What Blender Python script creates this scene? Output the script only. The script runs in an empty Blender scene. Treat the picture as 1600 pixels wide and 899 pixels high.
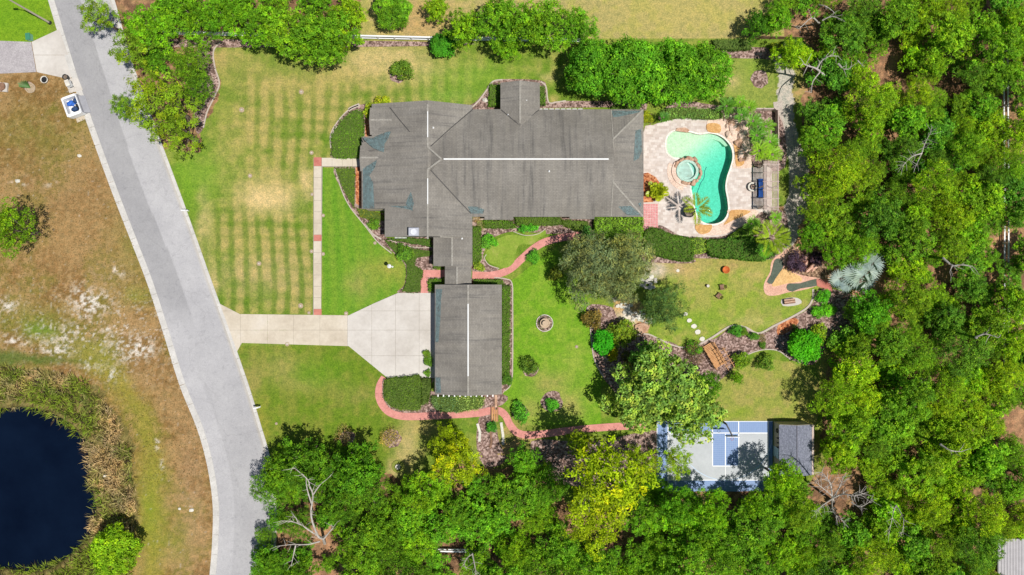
import bpy, bmesh, math, random
import numpy as np
from mathutils import Vector, Matrix, Quaternion
from mathutils.geometry import tessellate_polygon

# ------------------------------------------------------------------ camera, sky, sun
S = bpy.context.scene
COL = S.collection
HC = 107.0                                   # height of the drone above the ground, metres
cam_d = bpy.data.cameras.new('camera'); cam = bpy.data.objects.new('camera', cam_d); COL.objects.link(cam)
cam.location = (0, 0, HC); cam.rotation_euler = (0, 0, 0)
cam_d.sensor_width = 36; cam_d.lens = 36*HC/160.0; cam_d.clip_end = 3000
S.camera = cam
SH = Vector((-0.37, 0.18, -1)).normalized()  # direction the sunlight travels
w = bpy.data.worlds.new('World'); S.world = w; w.use_nodes = True
sky = w.node_tree.nodes.new('ShaderNodeTexSky'); sky.sky_type = 'NISHITA'; sky.sun_disc = False
sky.sun_elevation = math.asin(-SH.z); sky.sun_rotation = math.atan2(-SH.x, -SH.y)
sky.air_density = 1.0; sky.dust_density = 0.6; sky.ozone_density = 1.0
bg = w.node_tree.nodes['Background']; bg.inputs[1].default_value = 0.062
w.node_tree.links.new(sky.outputs[0], bg.inputs[0])
sd = bpy.data.lights.new('sun', 'SUN'); sd.energy = 4.7; sd.angle = math.radians(0.53); sd.color = (1, .965, .9)
sun = bpy.data.objects.new('sun', sd); COL.objects.link(sun)
sun.rotation_euler = SH.to_track_quat('-Z', 'Y').to_euler(); sun.location = (40, -20, 110)
vs = S.view_settings; vs.view_transform = 'Standard'; vs.look = 'None'; vs.gamma = 1; vs.exposure = 0.0
try: vs.use_curve_mapping = False
except Exception: pass
S.cycles.max_bounces = 6; S.cycles.transparent_max_bounces = 16

# ------------------------------------------------------------------ helpers
def P(px, py, z=0.0):
    """ground plan of the photograph: where the thing seen at (px,py) and standing z high really is"""
    s = 1 - z/HC
    return Vector(((px-800)/10*s, (449.5-py)/10*s, z))
def V2(px, py, z=0.0): v = P(px, py, z); return (v.x, v.y)

MATS = {}
def new_mat(name):
    m = bpy.data.materials.new(name); m.use_nodes = True
    b = m.node_tree.nodes['Principled BSDF']; MATS[name] = m
    return m, m.node_tree, b
def L(nt, a, b): nt.links.new(a, b)
def ramp(nt, fac, stops):
    r = nt.nodes.new('ShaderNodeValToRGB'); e = r.color_ramp.elements
    while len(e) < len(stops): e.new(0.5)
    for i, (p, c) in enumerate(stops):
        e[i].position = p; e[i].color = (*c, 1)
    L(nt, fac, r.inputs[0]); return r.outputs[0]
def noise(nt, scale, detail=3, rough=.6, vec=None, dist=0):
    n = nt.nodes.new('ShaderNodeTexNoise'); n.inputs['Scale'].default_value = scale
    n.inputs['Detail'].default_value = detail; n.inputs['Roughness'].default_value = rough
    n.inputs['Distortion'].default_value = dist
    if vec is not None: L(nt, vec, n.inputs['Vector'])
    return n.outputs[0]
def world_vec(nt, scale=(1, 1, 1)):
    g = nt.nodes.new('ShaderNodeNewGeometry'); mp = nt.nodes.new('ShaderNodeMapping')
    mp.inputs['Scale'].default_value = scale; L(nt, g.outputs['Position'], mp.inputs[0]); return mp.outputs[0]
def obj_vec(nt, scale=(1, 1, 1)):
    g = nt.nodes.new('ShaderNodeTexCoord'); mp = nt.nodes.new('ShaderNodeMapping')
    mp.inputs['Scale'].default_value = scale; L(nt, g.outputs['Object'], mp.inputs[0]); return mp.outputs[0]
def mix(nt, mode, fac, a, b):
    m = nt.nodes.new('ShaderNodeMix'); m.data_type = 'RGBA'; m.blend_type = mode
    for s, v in ((m.inputs[0], fac), (m.inputs[6], a), (m.inputs[7], b)):
        if isinstance(v, (int, float)): s.default_value = v
        elif isinstance(v, tuple): s.default_value = (*v, 1) if len(v) == 3 else v
        else: L(nt, v, s)
    return m.outputs[2]
def bump(nt, b, h, strength=.4, dist=.05):
    n = nt.nodes.new('ShaderNodeBump'); n.inputs['Strength'].default_value = strength
    n.inputs['Distance'].default_value = dist; L(nt, h, n.inputs['Height']); L(nt, n.outputs[0], b.inputs['Normal'])
def mottle(name, stops, s1=.4, s2=4.0, rough=.85, bs=.3, stretch=(1, 1, 1), bd=.03, fine=.35, spec=.3):
    """surface whose colour runs through stops with a coarse noise, with a fine noise over it"""
    m, nt, b = new_mat(name); v = world_vec(nt, stretch)
    n1 = noise(nt, s1, 5, .65, v); n2 = noise(nt, s2, 4, .7, v)
    c = ramp(nt, n1, stops)
    g = ramp(nt, n2, [(.25, (1-fine,)*3), (.75, (1+fine,)*3)])
    c = mix(nt, 'MULTIPLY', 1.0, c, g); L(nt, c, b.inputs['Base Color'])
    b.inputs['Roughness'].default_value = rough; b.inputs['Specular IOR Level'].default_value = spec
    if bs: bump(nt, b, n2, bs, bd)
    return m
def tint(c, k): return tuple(min(1, x*k) for x in c)
def plain(name, c, rough=.6, var=.12, s1=1.2, metal=0, bs=.1):
    m = mottle(name, [(.3, tint(c, 1-var)), (.7, tint(c, 1+var))], s1, 9, rough, bs, fine=var*.8)
    m.node_tree.nodes['Principled BSDF'].inputs['Metallic'].default_value = metal
    return m

def me_obj(name, me, parent=None):
    o = bpy.data.objects.new(name, me); COL.objects.link(o)
    if parent is not None: o.parent = parent
    return o
def np_mesh(name, verts, faces, mat, cols=None, smooth=False):
    """quads/tris of one length from numpy arrays, with an optional colour per vertex"""
    me = bpy.data.meshes.new(name); verts = np.asarray(verts, dtype=np.float32); faces = np.asarray(faces, dtype=np.int32)
    n, k = faces.shape
    me.vertices.add(len(verts)); me.vertices.foreach_set('co', verts.ravel())
    me.loops.add(n*k); me.loops.foreach_set('vertex_index', faces.ravel())
    me.polygons.add(n); me.polygons.foreach_set('loop_start', np.arange(0, n*k, k, dtype=np.int32))
    me.polygons.foreach_set('loop_total', np.full(n, k, dtype=np.int32))
    if smooth: me.polygons.foreach_set('use_smooth', np.ones(n, dtype=bool))
    me.update(calc_edges=True)
    if cols is not None:
        a = me.color_attributes.new('Col', 'FLOAT_COLOR', 'POINT'); c = np.ones((len(verts), 4), dtype=np.float32)
        c[:, :3] = cols; a.data.foreach_set('color', c.ravel())
    me.materials.append(mat); return me
def bm_mesh(name, bm, mat, smooth=False):
    me = bpy.data.meshes.new(name); bm.normal_update(); bm.to_mesh(me); bm.free()
    for m in (mat if isinstance(mat, (list, tuple)) else [mat]): me.materials.append(m)
    if smooth:
        for p in me.polygons: p.use_smooth = True
    return me
def part(name, bm, mat, parent, smooth=False, label=None):
    o = me_obj(name, bm_mesh(name, bm, mat, smooth), parent)
    if label: o['label'] = label
    return o
def thing(name, label, cat, loc=(0, 0, 0), rz=0, group=None):
    o = bpy.data.objects.new(name, None); COL.objects.link(o); o.location = loc; o.rotation_euler = (0, 0, rz)
    o.empty_display_size = .3
    return tag(o, label, cat, group)
def tag(o, label, cat, group=None, kind=None):
    if label: o['label'] = label
    if cat: o['category'] = cat
    if group: o['group'] = group
    if kind: o['kind'] = kind
    return o
def structure(o): o['kind'] = 'structure'; return o

def smooth_closed(pts, n=5):
    out = []; N = len(pts)
    for i in range(N):
        p0, p1, p2, p3 = (pts[(i+k-1) % N] for k in range(4))
        for j in range(n):
            t = j/n
            out.append(tuple(.5*((2*p1[a])+(-p0[a]+p2[a])*t+(2*p0[a]-5*p1[a]+4*p2[a]-p3[a])*t*t+(-p0[a]+3*p1[a]-3*p2[a]+p3[a])*t**3) for a in range(len(p1))))
    return out
def smooth_open(pts, n=5):
    out = []; N = len(pts)
    for i in range(N-1):
        p0, p1, p2, p3 = pts[max(i-1, 0)], pts[i], pts[i+1], pts[min(i+2, N-1)]
        for j in range(n):
            t = j/n
            out.append(tuple(.5*((2*p1[a])+(-p0[a]+p2[a])*t+(2*p0[a]-5*p1[a]+4*p2[a]-p3[a])*t*t+(-p0[a]+3*p1[a]-3*p2[a]+p3[a])*t**3) for a in range(len(p1))))
    out.append(tuple(pts[-1])); return out
def area2(p): return sum(p[i][0]*p[(i+1) % len(p)][1]-p[(i+1) % len(p)][0]*p[i][1] for i in range(len(p)))
def bm_slab(bm, poly, z0, z1, holes=()):
    """solid slab on a world outline, top z1, bottom z0"""
    loops = [list(poly)]+[list(h) for h in holes]
    loops[0] = loops[0] if area2(loops[0]) > 0 else loops[0][::-1]
    for i in range(1, len(loops)): loops[i] = loops[i] if area2(loops[i]) < 0 else loops[i][::-1]
    tris = tessellate_polygon([[Vector((p[0], p[1], 0)) for p in lp] for lp in loops])
    top = [bm.verts.new((p[0], p[1], z1)) for lp in loops for p in lp]
    flat = [p for lp in loops for p in lp]
    for t in tris:
        a, b, c = (flat[i] for i in t)
        cr = (b[0]-a[0])*(c[1]-a[1])-(b[1]-a[1])*(c[0]-a[0])
        if abs(cr) < 1e-9: continue
        idx = t if cr > 0 else t[::-1]
        try: bm.faces.new([top[i] for i in idx])
        except ValueError: pass
    if z0 is None: return
    bot = [bm.verts.new((p[0], p[1], z0)) for p in flat]; k = 0
    for lp in loops:
        n = len(lp)
        for i in range(n):
            j = (i+1) % n
            try: bm.faces.new((bot[k+i], bot[k+j], top[k+j], top[k+i]))
            except ValueError: pass
        k += n
def slab(name, px_poly, z1, mat, z0=None, sm=0, parent=None, holes=(), kind='structure', label=None, cat=None):
    pp = smooth_closed(px_poly, sm) if sm else px_poly
    bm = bmesh.new(); bm_slab(bm, [V2(*p) for p in pp], z0 if z0 is not None else z1-.15, z1, [[V2(*p) for p in (smooth_closed(h, sm) if sm else h)] for h in holes])
    o = me_obj(name, bm_mesh(name, bm, mat), parent)
    if parent is None and kind: o['kind'] = kind
    return tag(o, label, cat)
def ribbon(pts, wd):
    """px outline of a band of width wd px along a px line"""
    Lf, Rt = [], []
    for i, p in enumerate(pts):
        a = pts[max(i-1, 0)]; b = pts[min(i+1, len(pts)-1)]; d = Vector((b[0]-a[0], b[1]-a[1])).normalized()
        h = (wd[i] if isinstance(wd, (list, tuple)) else wd)/2
        Lf.append((p[0]-d.y*h, p[1]+d.x*h)); Rt.append((p[0]+d.y*h, p[1]-d.x*h))
    return Lf+Rt[::-1]
def clip(poly, a, b, c):
    """keep the side a*x+b*y<=c"""
    out = []
    for i in range(len(poly)):
        p, q = poly[i], poly[(i+1) % len(poly)]; fp, fq = a*p[0]+b*p[1]-c, a*q[0]+b*q[1]-c
        if fp <= 0: out.append(p)
        if fp*fq < 0: t = fp/(fp-fq); out.append((p[0]+(q[0]-p[0])*t, p[1]+(q[1]-p[1])*t))
    return out
def box(bm, x0, x1, y0, y1, z0, z1, M=None):
    vs_ = [Vector((x, y, z)) for z in (z0, z1) for (x, y) in ((x0, y0), (x1, y0), (x1, y1), (x0, y1))]
    if M is not None: vs_ = [M @ v for v in vs_]
    v = [bm.verts.new(q) for q in vs_]
    for f in ((3, 2, 1, 0), (4, 5, 6, 7), (0, 1, 5, 4), (1, 2, 6, 5), (2, 3, 7, 6), (3, 0, 4, 7)): bm.faces.new([v[i] for i in f])
def beam(bm, a, b, wx, wz):
    a, b = Vector(a), Vector(b); d = b-a; q = d.to_track_quat('X', 'Z').to_matrix().to_4x4()
    box(bm, 0, d.length, -wx/2, wx/2, -wz/2, wz/2, Matrix.Translation(a) @ q)
def tube(bm, pts, rads, n=6, cap=True):
    pts = [Vector(p) for p in pts]; rings = []
    for i, p in enumerate(pts):
        d = (pts[min(i+1, len(pts)-1)]-pts[max(i-1, 0)]).normalized()
        u = d.orthogonal().normalized() if abs(d.z) < .99 else Vector((1, 0, 0)); u = (u-d*u.dot(d)).normalized(); v = d.cross(u)
        r = rads[i] if isinstance(rads, (list, tuple)) else rads
        rings.append([bm.verts.new(p+(u*math.cos(t)+v*math.sin(t))*r) for t in (2*math.pi*k/n for k in range(n))])
    for a, b in zip(rings, rings[1:]):
        for k in range(n): bm.faces.new((a[k], a[(k+1) % n], b[(k+1) % n], b[k]))
    if cap:
        bm.faces.new(rings[0][::-1]); bm.faces.new(rings[-1])
def lathe(bm, prof, n=20, c=(0, 0), cap=True):
    rings = [[bm.verts.new((c[0]+r*math.cos(2*math.pi*k/n), c[1]+r*math.sin(2*math.pi*k/n), z)) for k in range(n)] for r, z in prof]
    for a, b in zip(rings, rings[1:]):
        for k in range(n): bm.faces.new((a[k], a[(k+1) % n], b[(k+1) % n], b[k]))
    if cap: bm.faces.new(rings[-1])
def copy_tree(o, parent=None):
    c = o.copy(); COL.objects.link(c); c.parent = parent
    for ch in list(o.children):
        d = ch.copy(); COL.objects.link(d); d.parent = c
        for g in list(ch.children):
            e = g.copy(); COL.objects.link(e); e.parent = d
    return c
def rock_bm(rng, sx, sy, sz, bm=None, at=(0, 0, 0), sub=2, rough=.22):
    own = bm is None
    if own: bm = bmesh.new()
    r = bmesh.ops.create_icosphere(bm, subdivisions=sub, radius=1)
    ph = [rng.uniform(0, 6) for _ in range(6)]
    for v in r['verts']:
        c = v.co.copy()
        k = 1+rough*(math.sin(c.x*3+ph[0])*math.sin(c.y*3.3+ph[1])+.6*math.sin(c.z*5+ph[2])+.5*math.sin(c.x*7+ph[3])*math.sin(c.y*6+ph[4]))
        v.co = Vector((c.x*sx*k+at[0], c.y*sy*k+at[1], c.z*sz*k+at[2]))
    return bm

# value noise for numpy painting
_rg = np.random.default_rng(5)
_lat = _rg.random((256, 256))
def vnoise(x, y, s, seed=0):
    x = x/s+seed*17.3+1000; y = y/s+seed*9.1+1000
    xi = np.floor(x).astype(int); yi = np.floor(y).astype(int); fx = x-xi; fy = y-yi
    fx = fx*fx*(3-2*fx); fy = fy*fy*(3-2*fy)
    g = lambda a, b: _lat[a & 255, b & 255]
    return (g(xi, yi)*(1-fx)+g(xi+1, yi)*fx)*(1-fy)+(g(xi, yi+1)*(1-fx)+g(xi+1, yi+1)*fx)*fy
def fbm(x, y, s, o=4, seed=0):
    t = 0; a = 1; n = 0
    for i in range(o): t = t+a*vnoise(x, y, s/2**i, seed+i*3); n += a; a *= .55
    return t/n
def inpoly(x, y, poly):
    r = np.zeros(x.shape, dtype=bool); n = len(poly)
    for i in range(n):
        x1, y1 = poly[i]; x2, y2 = poly[(i+1) % n]
        if y1 == y2: continue
        c = ((y1 > y) != (y2 > y)) & (x < (x2-x1)*(y-y1)/(y2-y1)+x1); r ^= c
    return r
def pin(x, y, poly):
    r = False; n = len(poly)
    for i in range(n):
        x1, y1 = poly[i]; x2, y2 = poly[(i+1) % n]
        if (y1 > y) != (y2 > y) and x < (x2-x1)*(y-y1)/(y2-y1)+x1: r = not r
    return r

# ------------------------------------------------------------------ outlines read off the photograph (its pixels)
POND = [(-90, 660), (-40, 642), (0, 640), (40, 638), (75, 646), (105, 664), (128, 688), (136, 725), (138, 760), (147, 800), (138, 838), (108, 866), (80, 886), (40, 897), (0, 888), (-50, 900), (-110, 850), (-120, 740)]
ROAD_L = [(60, -90), (72, -40), (84, 0), (102, 60), (119, 115), (144, 190), (184, 300), (212, 372), (238, 440), (264, 520), (289, 600), (317, 670), (333, 730), (341, 790), (340, 850), (336, 899), (328, 960)]
ROAD_R = [(150, -90), (160, -40), (175, 0), (192, 60), (209, 115), (236, 190), (277, 300), (303, 372), (327, 440), (356, 520), (384, 600), (404, 665), (418, 715), (428, 780), (428, 840), (424, 899), (416, 960)]
DRIVE = [(340, 473), (375, 491), (545, 493), (585, 474), (622, 458), (680, 458), (680, 591), (606, 591), (545, 541), (378, 536), (367, 556)]
POOL = [(1041, 224), (1044, 213), (1053, 206), (1066, 205), (1080, 208), (1094, 211), (1108, 209), (1122, 212), (1134, 220), (1142, 232), (1144, 247), (1140, 263), (1135, 278), (1133, 294), (1136, 312), (1137, 330), (1130, 344), (1116, 350), (1100, 348), (1090, 338), (1085, 322), (1082, 305), (1080, 292), (1084, 275), (1078, 258), (1066, 248), (1052, 246), (1043, 238)]
DECK = [(1004, 212), (1020, 196), (1040, 190), (1060, 184), (1080, 184), (1110, 186), (1140, 182), (1160, 188), (1168, 208), (1172, 240), (1176, 262), (1204, 261), (1204, 331), (1190, 331), (1174, 344), (1155, 358), (1130, 369), (1095, 371), (1062, 368), (1044, 358), (1030, 352), (1004, 352)]
PATH_E = [(738, 430), (760, 431), (780, 428), (798, 420), (815, 405), (832, 390), (850, 379), (875, 372), (900, 369), (920, 367)]
PATH_S = [(601, 590), (594, 602), (592, 617), (597, 632), (608, 644), (625, 650), (650, 651), (690, 649), (730, 647), (752, 645), (765, 642), (780, 642), (790, 650), (797, 664), (808, 676), (825, 680), (850, 678), (890, 673), (930, 669), (975, 666), (1010, 664)]
FOREST_R = [(1225, -30), (1660, -30), (1660, 950), (1240, 950), (1255, 760), (1285, 735), (1285, 640), (1300, 560), (1320, 470), (1370, 430), (1280, 400), (1250, 330), (1240, 260), (1262, 215), (1256, 120), (1230, 70)]
FOREST_B = [(405, 930), (412, 860), (425, 760), (440, 710), (520, 700), (600, 735), (650, 760), (690, 730), (760, 730), (850, 720), (900, 790), (1010, 790), (1100, 760), (1260, 770), (1290, 940)]
FOREST_T = [(165, -30), (560, -30), (560, 55), (400, 62), (350, 50), (330, 60), (335, 110), (342, 150), (318, 195), (310, 230), (260, 240), (230, 180), (205, 110), (180, 30)]

# ------------------------------------------------------------------ the ground, one painted sheet out to the horizon
def build_ground():
    xs = np.concatenate([[-900, -400, -200, -130, -100], np.arange(-86, 86.01, .2), [100, 130, 200, 400, 900]])
    ys = np.concatenate([[-900, -400, -200, -120, -70], np.arange(-52, 52.01, .2), [70, 120, 200, 400, 900]])
    X, Y = np.meshgrid(xs, ys); X = X.ravel(); Y = Y.ravel()
    px = 800+X*10; py = 449.5-Y*10
    wx = px+(fbm(px, py, 30, 4, 1)-.5)*26; wy = py+(fbm(px, py, 30, 4, 7)-.5)*26     # wandering edges
    w2 = px+(fbm(px, py, 9, 2, 3)-.5)*6; w3 = py+(fbm(px, py, 9, 2, 4)-.5)*6
    n1 = fbm(px, py, 60, 5, 11); n2 = fbm(px, py, 14, 4, 21); n3 = fbm(px, py, 5, 3, 31)
    C = np.zeros((len(X), 3))
    G0 = np.array((.125, .215, .020)); G1 = np.array((.225, .275, .045)); DRY = np.array((.42, .33, .12)); STRAW = np.array((.54, .41, .19))
    OL = np.array((.17, .19, .03)); BR = np.array((.215, .125, .045)); TAN = np.array((.345, .225, .10)); SAND = np.array((.72, .68, .62)); LIT = np.array((.17, .095, .055)); LIT2 = np.array((.42, .235, .13))
    def lerp(c, a): # blend colour c in by weight a
        a = np.clip(a, 0, 1)[:, None]; C[:] = C*(1-a)+c*a
    def st(v, a, b): t = np.clip((v-a)/(b-a), 0, 1); return t*t*(3-2*t)
    def blob(cx, cy, rx, ry, c, k=1.0, th=.0, ang=0):
        ca, sa = math.cos(ang), math.sin(ang)
        dx = wx-cx; dy = wy-cy; d = ((dx*ca+dy*sa)/rx)**2+((-dx*sa+dy*ca)/ry)**2
        lerp(c, k*np.exp(-d*1.2)*(st(n2, .35, .6)*th+(1-th)))
    def area(poly, c, k=1.0, wob=True): lerp(c, k*inpoly(wx if wob else w2, wy if wob else w3, poly))
    lerp(G0, np.ones(len(X))); lerp(G1, st(n2, .35, .65)*.75)
    # west of the road: dry field
    field = [(-4000, -4000), (40, -4000), (90, 30), (144, 190), (184, 300), (238, 440), (289, 600), (333, 730), (341, 790), (336, 4000), (-4000, 4000)]
    fm = inpoly(px, py, field).astype(float)
    lerp(BR, fm); lerp(OL, fm*st(n1, .50, .66)*.5); lerp(TAN, fm*st(n3, .42, .66)*.75); lerp(TAN, fm*st(fbm(px, py, 40, 4, 71), .5, .7)*.7)
    blob(200, 240, 60, 90, TAN, .45, .4); blob(100, 300, 90, 60, TAN*.85, .5); blob(60, 210, 90, 50, OL*.9, .55, .5); blob(150, 160, 40, 30, OL, .55, .5)
    blob(120, 380, 90, 50, TAN, .6, .3); blob(210, 380, 40, 60, OL, .5, .3); blob(250, 430, 30, 80, OL, .45, .3, -.4); blob(215, 460, 26, 22, OL*1.15, .7)
    blob(55, 500, 60, 30, OL, .7, .3); blob(60, 515, 30, 14, np.array((.12, .22, .02)), .8); blob(140, 545, 50, 20, OL*1.1, .7); blob(215, 570, 40, 40, TAN*.9, .4, .5)
    lane = smooth_open([(150, 560), (185, 600), (220, 650), (235, 710), (240, 770), (236, 840), (236, 910)], 6)
    ln = np.full(len(X), 1e9)
    for a in lane: ln = np.minimum(ln, (wx-a[0])**2+(wy-a[1])**2)
    lerp(np.array((.25, .235, .035)), np.exp(-ln/20**2)*fm*.8); blob(232, 800, 26, 70, np.array((.19, .245, .02)), .75, .3)
    blob(300, 760, 22, 150, np.array((.36, .235, .125)), .6, .5); blob(270, 840, 30, 40, OL*1.2, .5, .4); blob(285, 630, 30, 60, TAN*.9, .5, .3, -.3)
    for (a, b, rx, ry) in ((150, 470, 22, 14), (105, 520, 16, 11), (88, 540, 20, 13), (168, 515, 10, 7), (16, 535, 16, 9), (135, 470, 25, 18), (170, 585, 12, 10), (140, 570, 12, 6), (28, 285, 12, 6), (182, 427, 16, 6), (5, 480, 18, 8), (222, 548, 16, 14), (245, 695, 4, 12), (250, 735, 3, 12), (40, 530, 10, 6), (78, 285, 8, 5), (200, 545, 26, 22)):
        d = ((wx-a)/rx)**2+((wy-b)/ry)**2
        lerp(SAND*.9, fm*np.exp(-d*1.0)*st(n3, .42, .66)*.85)
    zone = np.exp(-(((wx-150)/140)**2+((wy-520)/60)**2))
    lerp(SAND*.8, fm*zone*st(vnoise(px, py, 3.0, 51), .70, .92)*.75); lerp(SAND*.7, fm*st(vnoise(px, py, 3.6, 52), .90, .99)*.4)
    # NW corner lawn
    nw = [(-4000, -4000), (30, -4000), (60, -90), (84, 0), (95, 48), (50, 66), (-4000, 64)]
    area(nw, np.array((.17, .30, .015)), 1, False); blob(10, 20, 60, 40, np.array((.10, .26, .01)), .5, .3); blob(85, 40, 14, 30, OL, .6)
    # front lawn: mowing stripes and dry patches
    lawnw = inpoly(px, py, [(184, 220), (340, 60), (900, 60), (900, 180), (600, 250), (490, 490), (350, 490), (300, 372)])
    str_ = .5+.5*np.sin((px+(wx-px)*.22+(fbm(px, py, 160, 2, 91)-.5)*22-340)*2*np.pi/21.5); strh = .5+.5*np.sin((py+(wy-py)*.22+(fbm(px, py, 160, 2, 95)-.5)*22-100)*2*np.pi/23.5)
    m = lawnw*st(px, 320, 350)*st(py, 60, 120)
    lerp(DRY, m*st(n1*1.15+.13*str_+.07*strh+.4*n2, .66, 1.14)*.72)
    lerp(np.array((.085, .17, .012)), m*st(1-str_, .3, .95)*(.12+.45*st(n1, .4, .6))); lerp(np.array((.085, .17, .012)), m*st(1-strh, .3, .95)*(.10+.28*st(fbm(px, py, 50, 3, 61), .42, .62)))
    for q in ((415, 305, 38, 24, STRAW*1.1, 1.0), (480, 290, 9, 26, STRAW, .7), (430, 285, 45, 26, DRY, .5), (370, 220, 40, 60, DRY, .45), (440, 130, 90, 32, DRY, .62), (350, 95, 20, 26, DRY, .6), (385, 95, 34, 20, DRY, .5), (375, 430, 60, 30, STRAW*.85, .55), (440, 430, 40, 38, STRAW*.85, .5), (395, 380, 60, 18, DRY, .5), (600, 85, 60, 16, STRAW, .85), (570, 100, 40, 26, STRAW, .7), (640, 105, 50, 24, STRAW, .75), (540, 120, 60, 25, DRY, .5), (860, 120, 20, 7, STRAW, .6), (350, 250, 18, 40, DRY, .35), (318, 345, 14, 60, STRAW, .75), (332, 440, 9, 34, STRAW, .7), (520, 120, 26, 10, DRY, .5)):
        blob(*q[:5], q[5], .3)
    lerp(np.array((.085, .17, .012)), lawnw*st(py, 320, 400)*st(1-str_, .5, .9)*.45)
    blob(320, 270, 40, 40, np.array((.17, .30, .03)), .7); blob(290, 290, 20, 50, np.array((.15, .30, .02)), .7); blob(740, 120, 90, 26, np.array((.17, .31, .03)), .75, .2); blob(700, 150, 60, 14, np.array((.14, .29, .03)), .7)
    blob(415, 308, 34, 22, STRAW*1.1, .95, .1); blob(445, 318, 18, 14, STRAW, .7, .2); blob(478, 285, 8, 22, STRAW, .7, .2)
    # lawn east of the front walk
    lw2 = inpoly(px, py, [(503, 262), (520, 262), (545, 320), (600, 390), (640, 420), (620, 458), (545, 493), (503, 493)])
    lerp(np.array((.115, .265, .018)), lw2*.9); lerp(np.array((.19, .29, .03)), lw2*str_*.45); blob(600, 420, 34, 26, np.array((.30, .28, .06)), .8, .3); blob(560, 445, 22, 28, DRY*.85, .45, .3)
    # lawn south of the drive
    lw3 = inpoly(px, py, [(370, 540), (545, 541), (606, 592), (600, 630), (640, 655), (720, 655), (700, 740), (420, 720), (384, 600)])
    lerp(np.array((.13, .205, .016)), lw3*.85); lerp(OL*1.15, lw3*st(n2, .40, .62)*.75); lerp(np.array((.09, .17, .012)), lw3*st(1-str_, .4, .95)*.35)
    for q in ((440, 575, 40, 26, DRY*.9, .55), (390, 600, 16, 40, DRY*.8, .55), (400, 660, 20, 50, np.array((.27, .25, .04)), .6), (640, 700, 22, 50, STRAW*.9, .85), (665, 665, 30, 22, DRY, .6), (620, 735, 16, 16, STRAW*.8, .8), (480, 600, 36, 14, DRY, .3), (560, 620, 50, 20, DRY*.8, .3)): blob(*q[:5], q[5], .2)
    blob(500, 580, 44, 30, np.array((.10, .24, .01)), .55)
    # back lawns
    lw4 = inpoly(px, py, [(798, 440), (870, 385), (925, 480), (940, 560), (940, 665), (830, 665), (785, 630)])
    lerp(np.array((.14, .30, .016)), lw4*.9); lerp(np.array((.215, .325, .035)), lw4*st(n2, .45, .65)*.6); blob(900, 560, 30, 30, np.array((.28, .34, .06)), .5, .4)
    for q in ((860, 600, 34, 22, DRY*.8, .6), (885, 640, 26, 22, DRY*.9, .7), (835, 640, 20, 16, DRY*.8, .5)): blob(*q[:5], q[5], .2)
    lw5 = inpoly(px, py, [(1000, 400), (1190, 400), (1290, 440), (1260, 500), (1180, 520), (1060, 540), (1000, 520), (1030, 470)])
    lerp(np.array((.24, .31, .045)), lw5*.8); lerp(DRY*.9, lw5*st(n2, .42, .62)*.5)
    for q in ((1050, 420, 40, 12, TAN*1.3, .8), (1020, 420, 30, 12, SAND*.75, .7), (1150, 412, 50, 8, TAN*1.2, .75), (1090, 425, 30, 14, DRY, .6), (1180, 425, 24, 12, DRY, .7), (1085, 500, 50, 20, np.array((.16, .29, .02)), .75), (1120, 440, 20, 20, np.array((.19, .31, .02)), .6), (1020, 515, 30, 16, np.array((.15, .27, .02)), .7), (1180, 505, 40, 8, np.array((.40, .38, .13)), .5), (1200, 480, 30, 14, np.array((.20, .28, .04)), .6), (1140, 470, 40, 20, np.array((.25, .32, .04)), .5)): blob(*q[:5], q[5], .25)
    area([(955, 465), (985, 462), (1010, 485), (1012, 520), (985, 522), (965, 500)], TAN*1.3, .9); blob(980, 492, 14, 8, SAND, .9); blob(1010, 400, 60, 16, TAN, .6, .3)
    lw6 = inpoly(px, py, [(1125, 580), (1180, 560), (1235, 565), (1290, 600), (1275, 665), (1110, 660)])
    lerp(np.array((.27, .29, .06)), lw6*.85); lerp(DRY*.85, lw6*st(n2, .4, .6)*.45); blob(1150, 648, 24, 8, np.array((.19, .29, .02)), .6)
    # beyond the fence to the north
    nn = inpoly(px, py, [(560, -4000), (1230, -4000), (1230, 60), (560, 60)])
    lerp(STRAW*.85, nn*.7); lerp(OL*1.6, nn*st(n2, .45, .65)*.45); blob(1060, 20, 120, 40, np.array((.42, .36, .11)), .7, .2); blob(650, 30, 60, 40, TAN*1.25, .8)
    lw7 = inpoly(px, py, [(1120, 95), (1205, 90), (1215, 160), (1180, 175), (1120, 175)])
    lerp(np.array((.24, .29, .06)), lw7*.8); blob(1140, 130, 16, 12, STRAW, .9); blob(1180, 110, 14, 20, np.array((.17, .30, .02)), .5)
    # leaf litter and bare soil under the woods
    for poly in (FOREST_R, FOREST_B, FOREST_T):
        fo = inpoly(wx, wy, poly).astype(float)
        lerp(LIT, fo); lerp(LIT2, fo*st(n3, .45, .7)*.7); lerp(TAN*1.1, fo*st(n2, .55, .75)*.5)
    for q in ((1270, 40, 20, 14), (1395, 98, 22, 14), (1250, 130, 30, 34), (1550, 100, 20, 16), (1570, 380, 36, 34), (1480, 425, 26, 16), (1555, 430, 16, 40), (1590, 650, 20, 24), (1385, 450, 20, 14), (1300, 735, 26, 14), (1278, 700, 10, 20), (505, 850, 30, 50), (800, 700, 40, 40), (865, 720, 26, 22), (1320, 585, 40, 40), (300, 95, 40, 24), (1000, 700, 20, 20)): blob(*q, LIT2*1.15, .75, .5)
    area([(1225, 330), (1262, 300), (1300, 400), (1400, 430), (1380, 480), (1340, 470), (1310, 440), (1285, 436), (1240, 395)], LIT2, .9)
    # the sandy drive by the east fence
    area([(1205, 78), (1224, 78), (1240, 130), (1246, 190), (1262, 250), (1268, 300), (1240, 395), (1226, 395), (1236, 300), (1226, 250), (1212, 180), (1212, 120)], np.array((.46, .42, .38)), .9)
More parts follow.
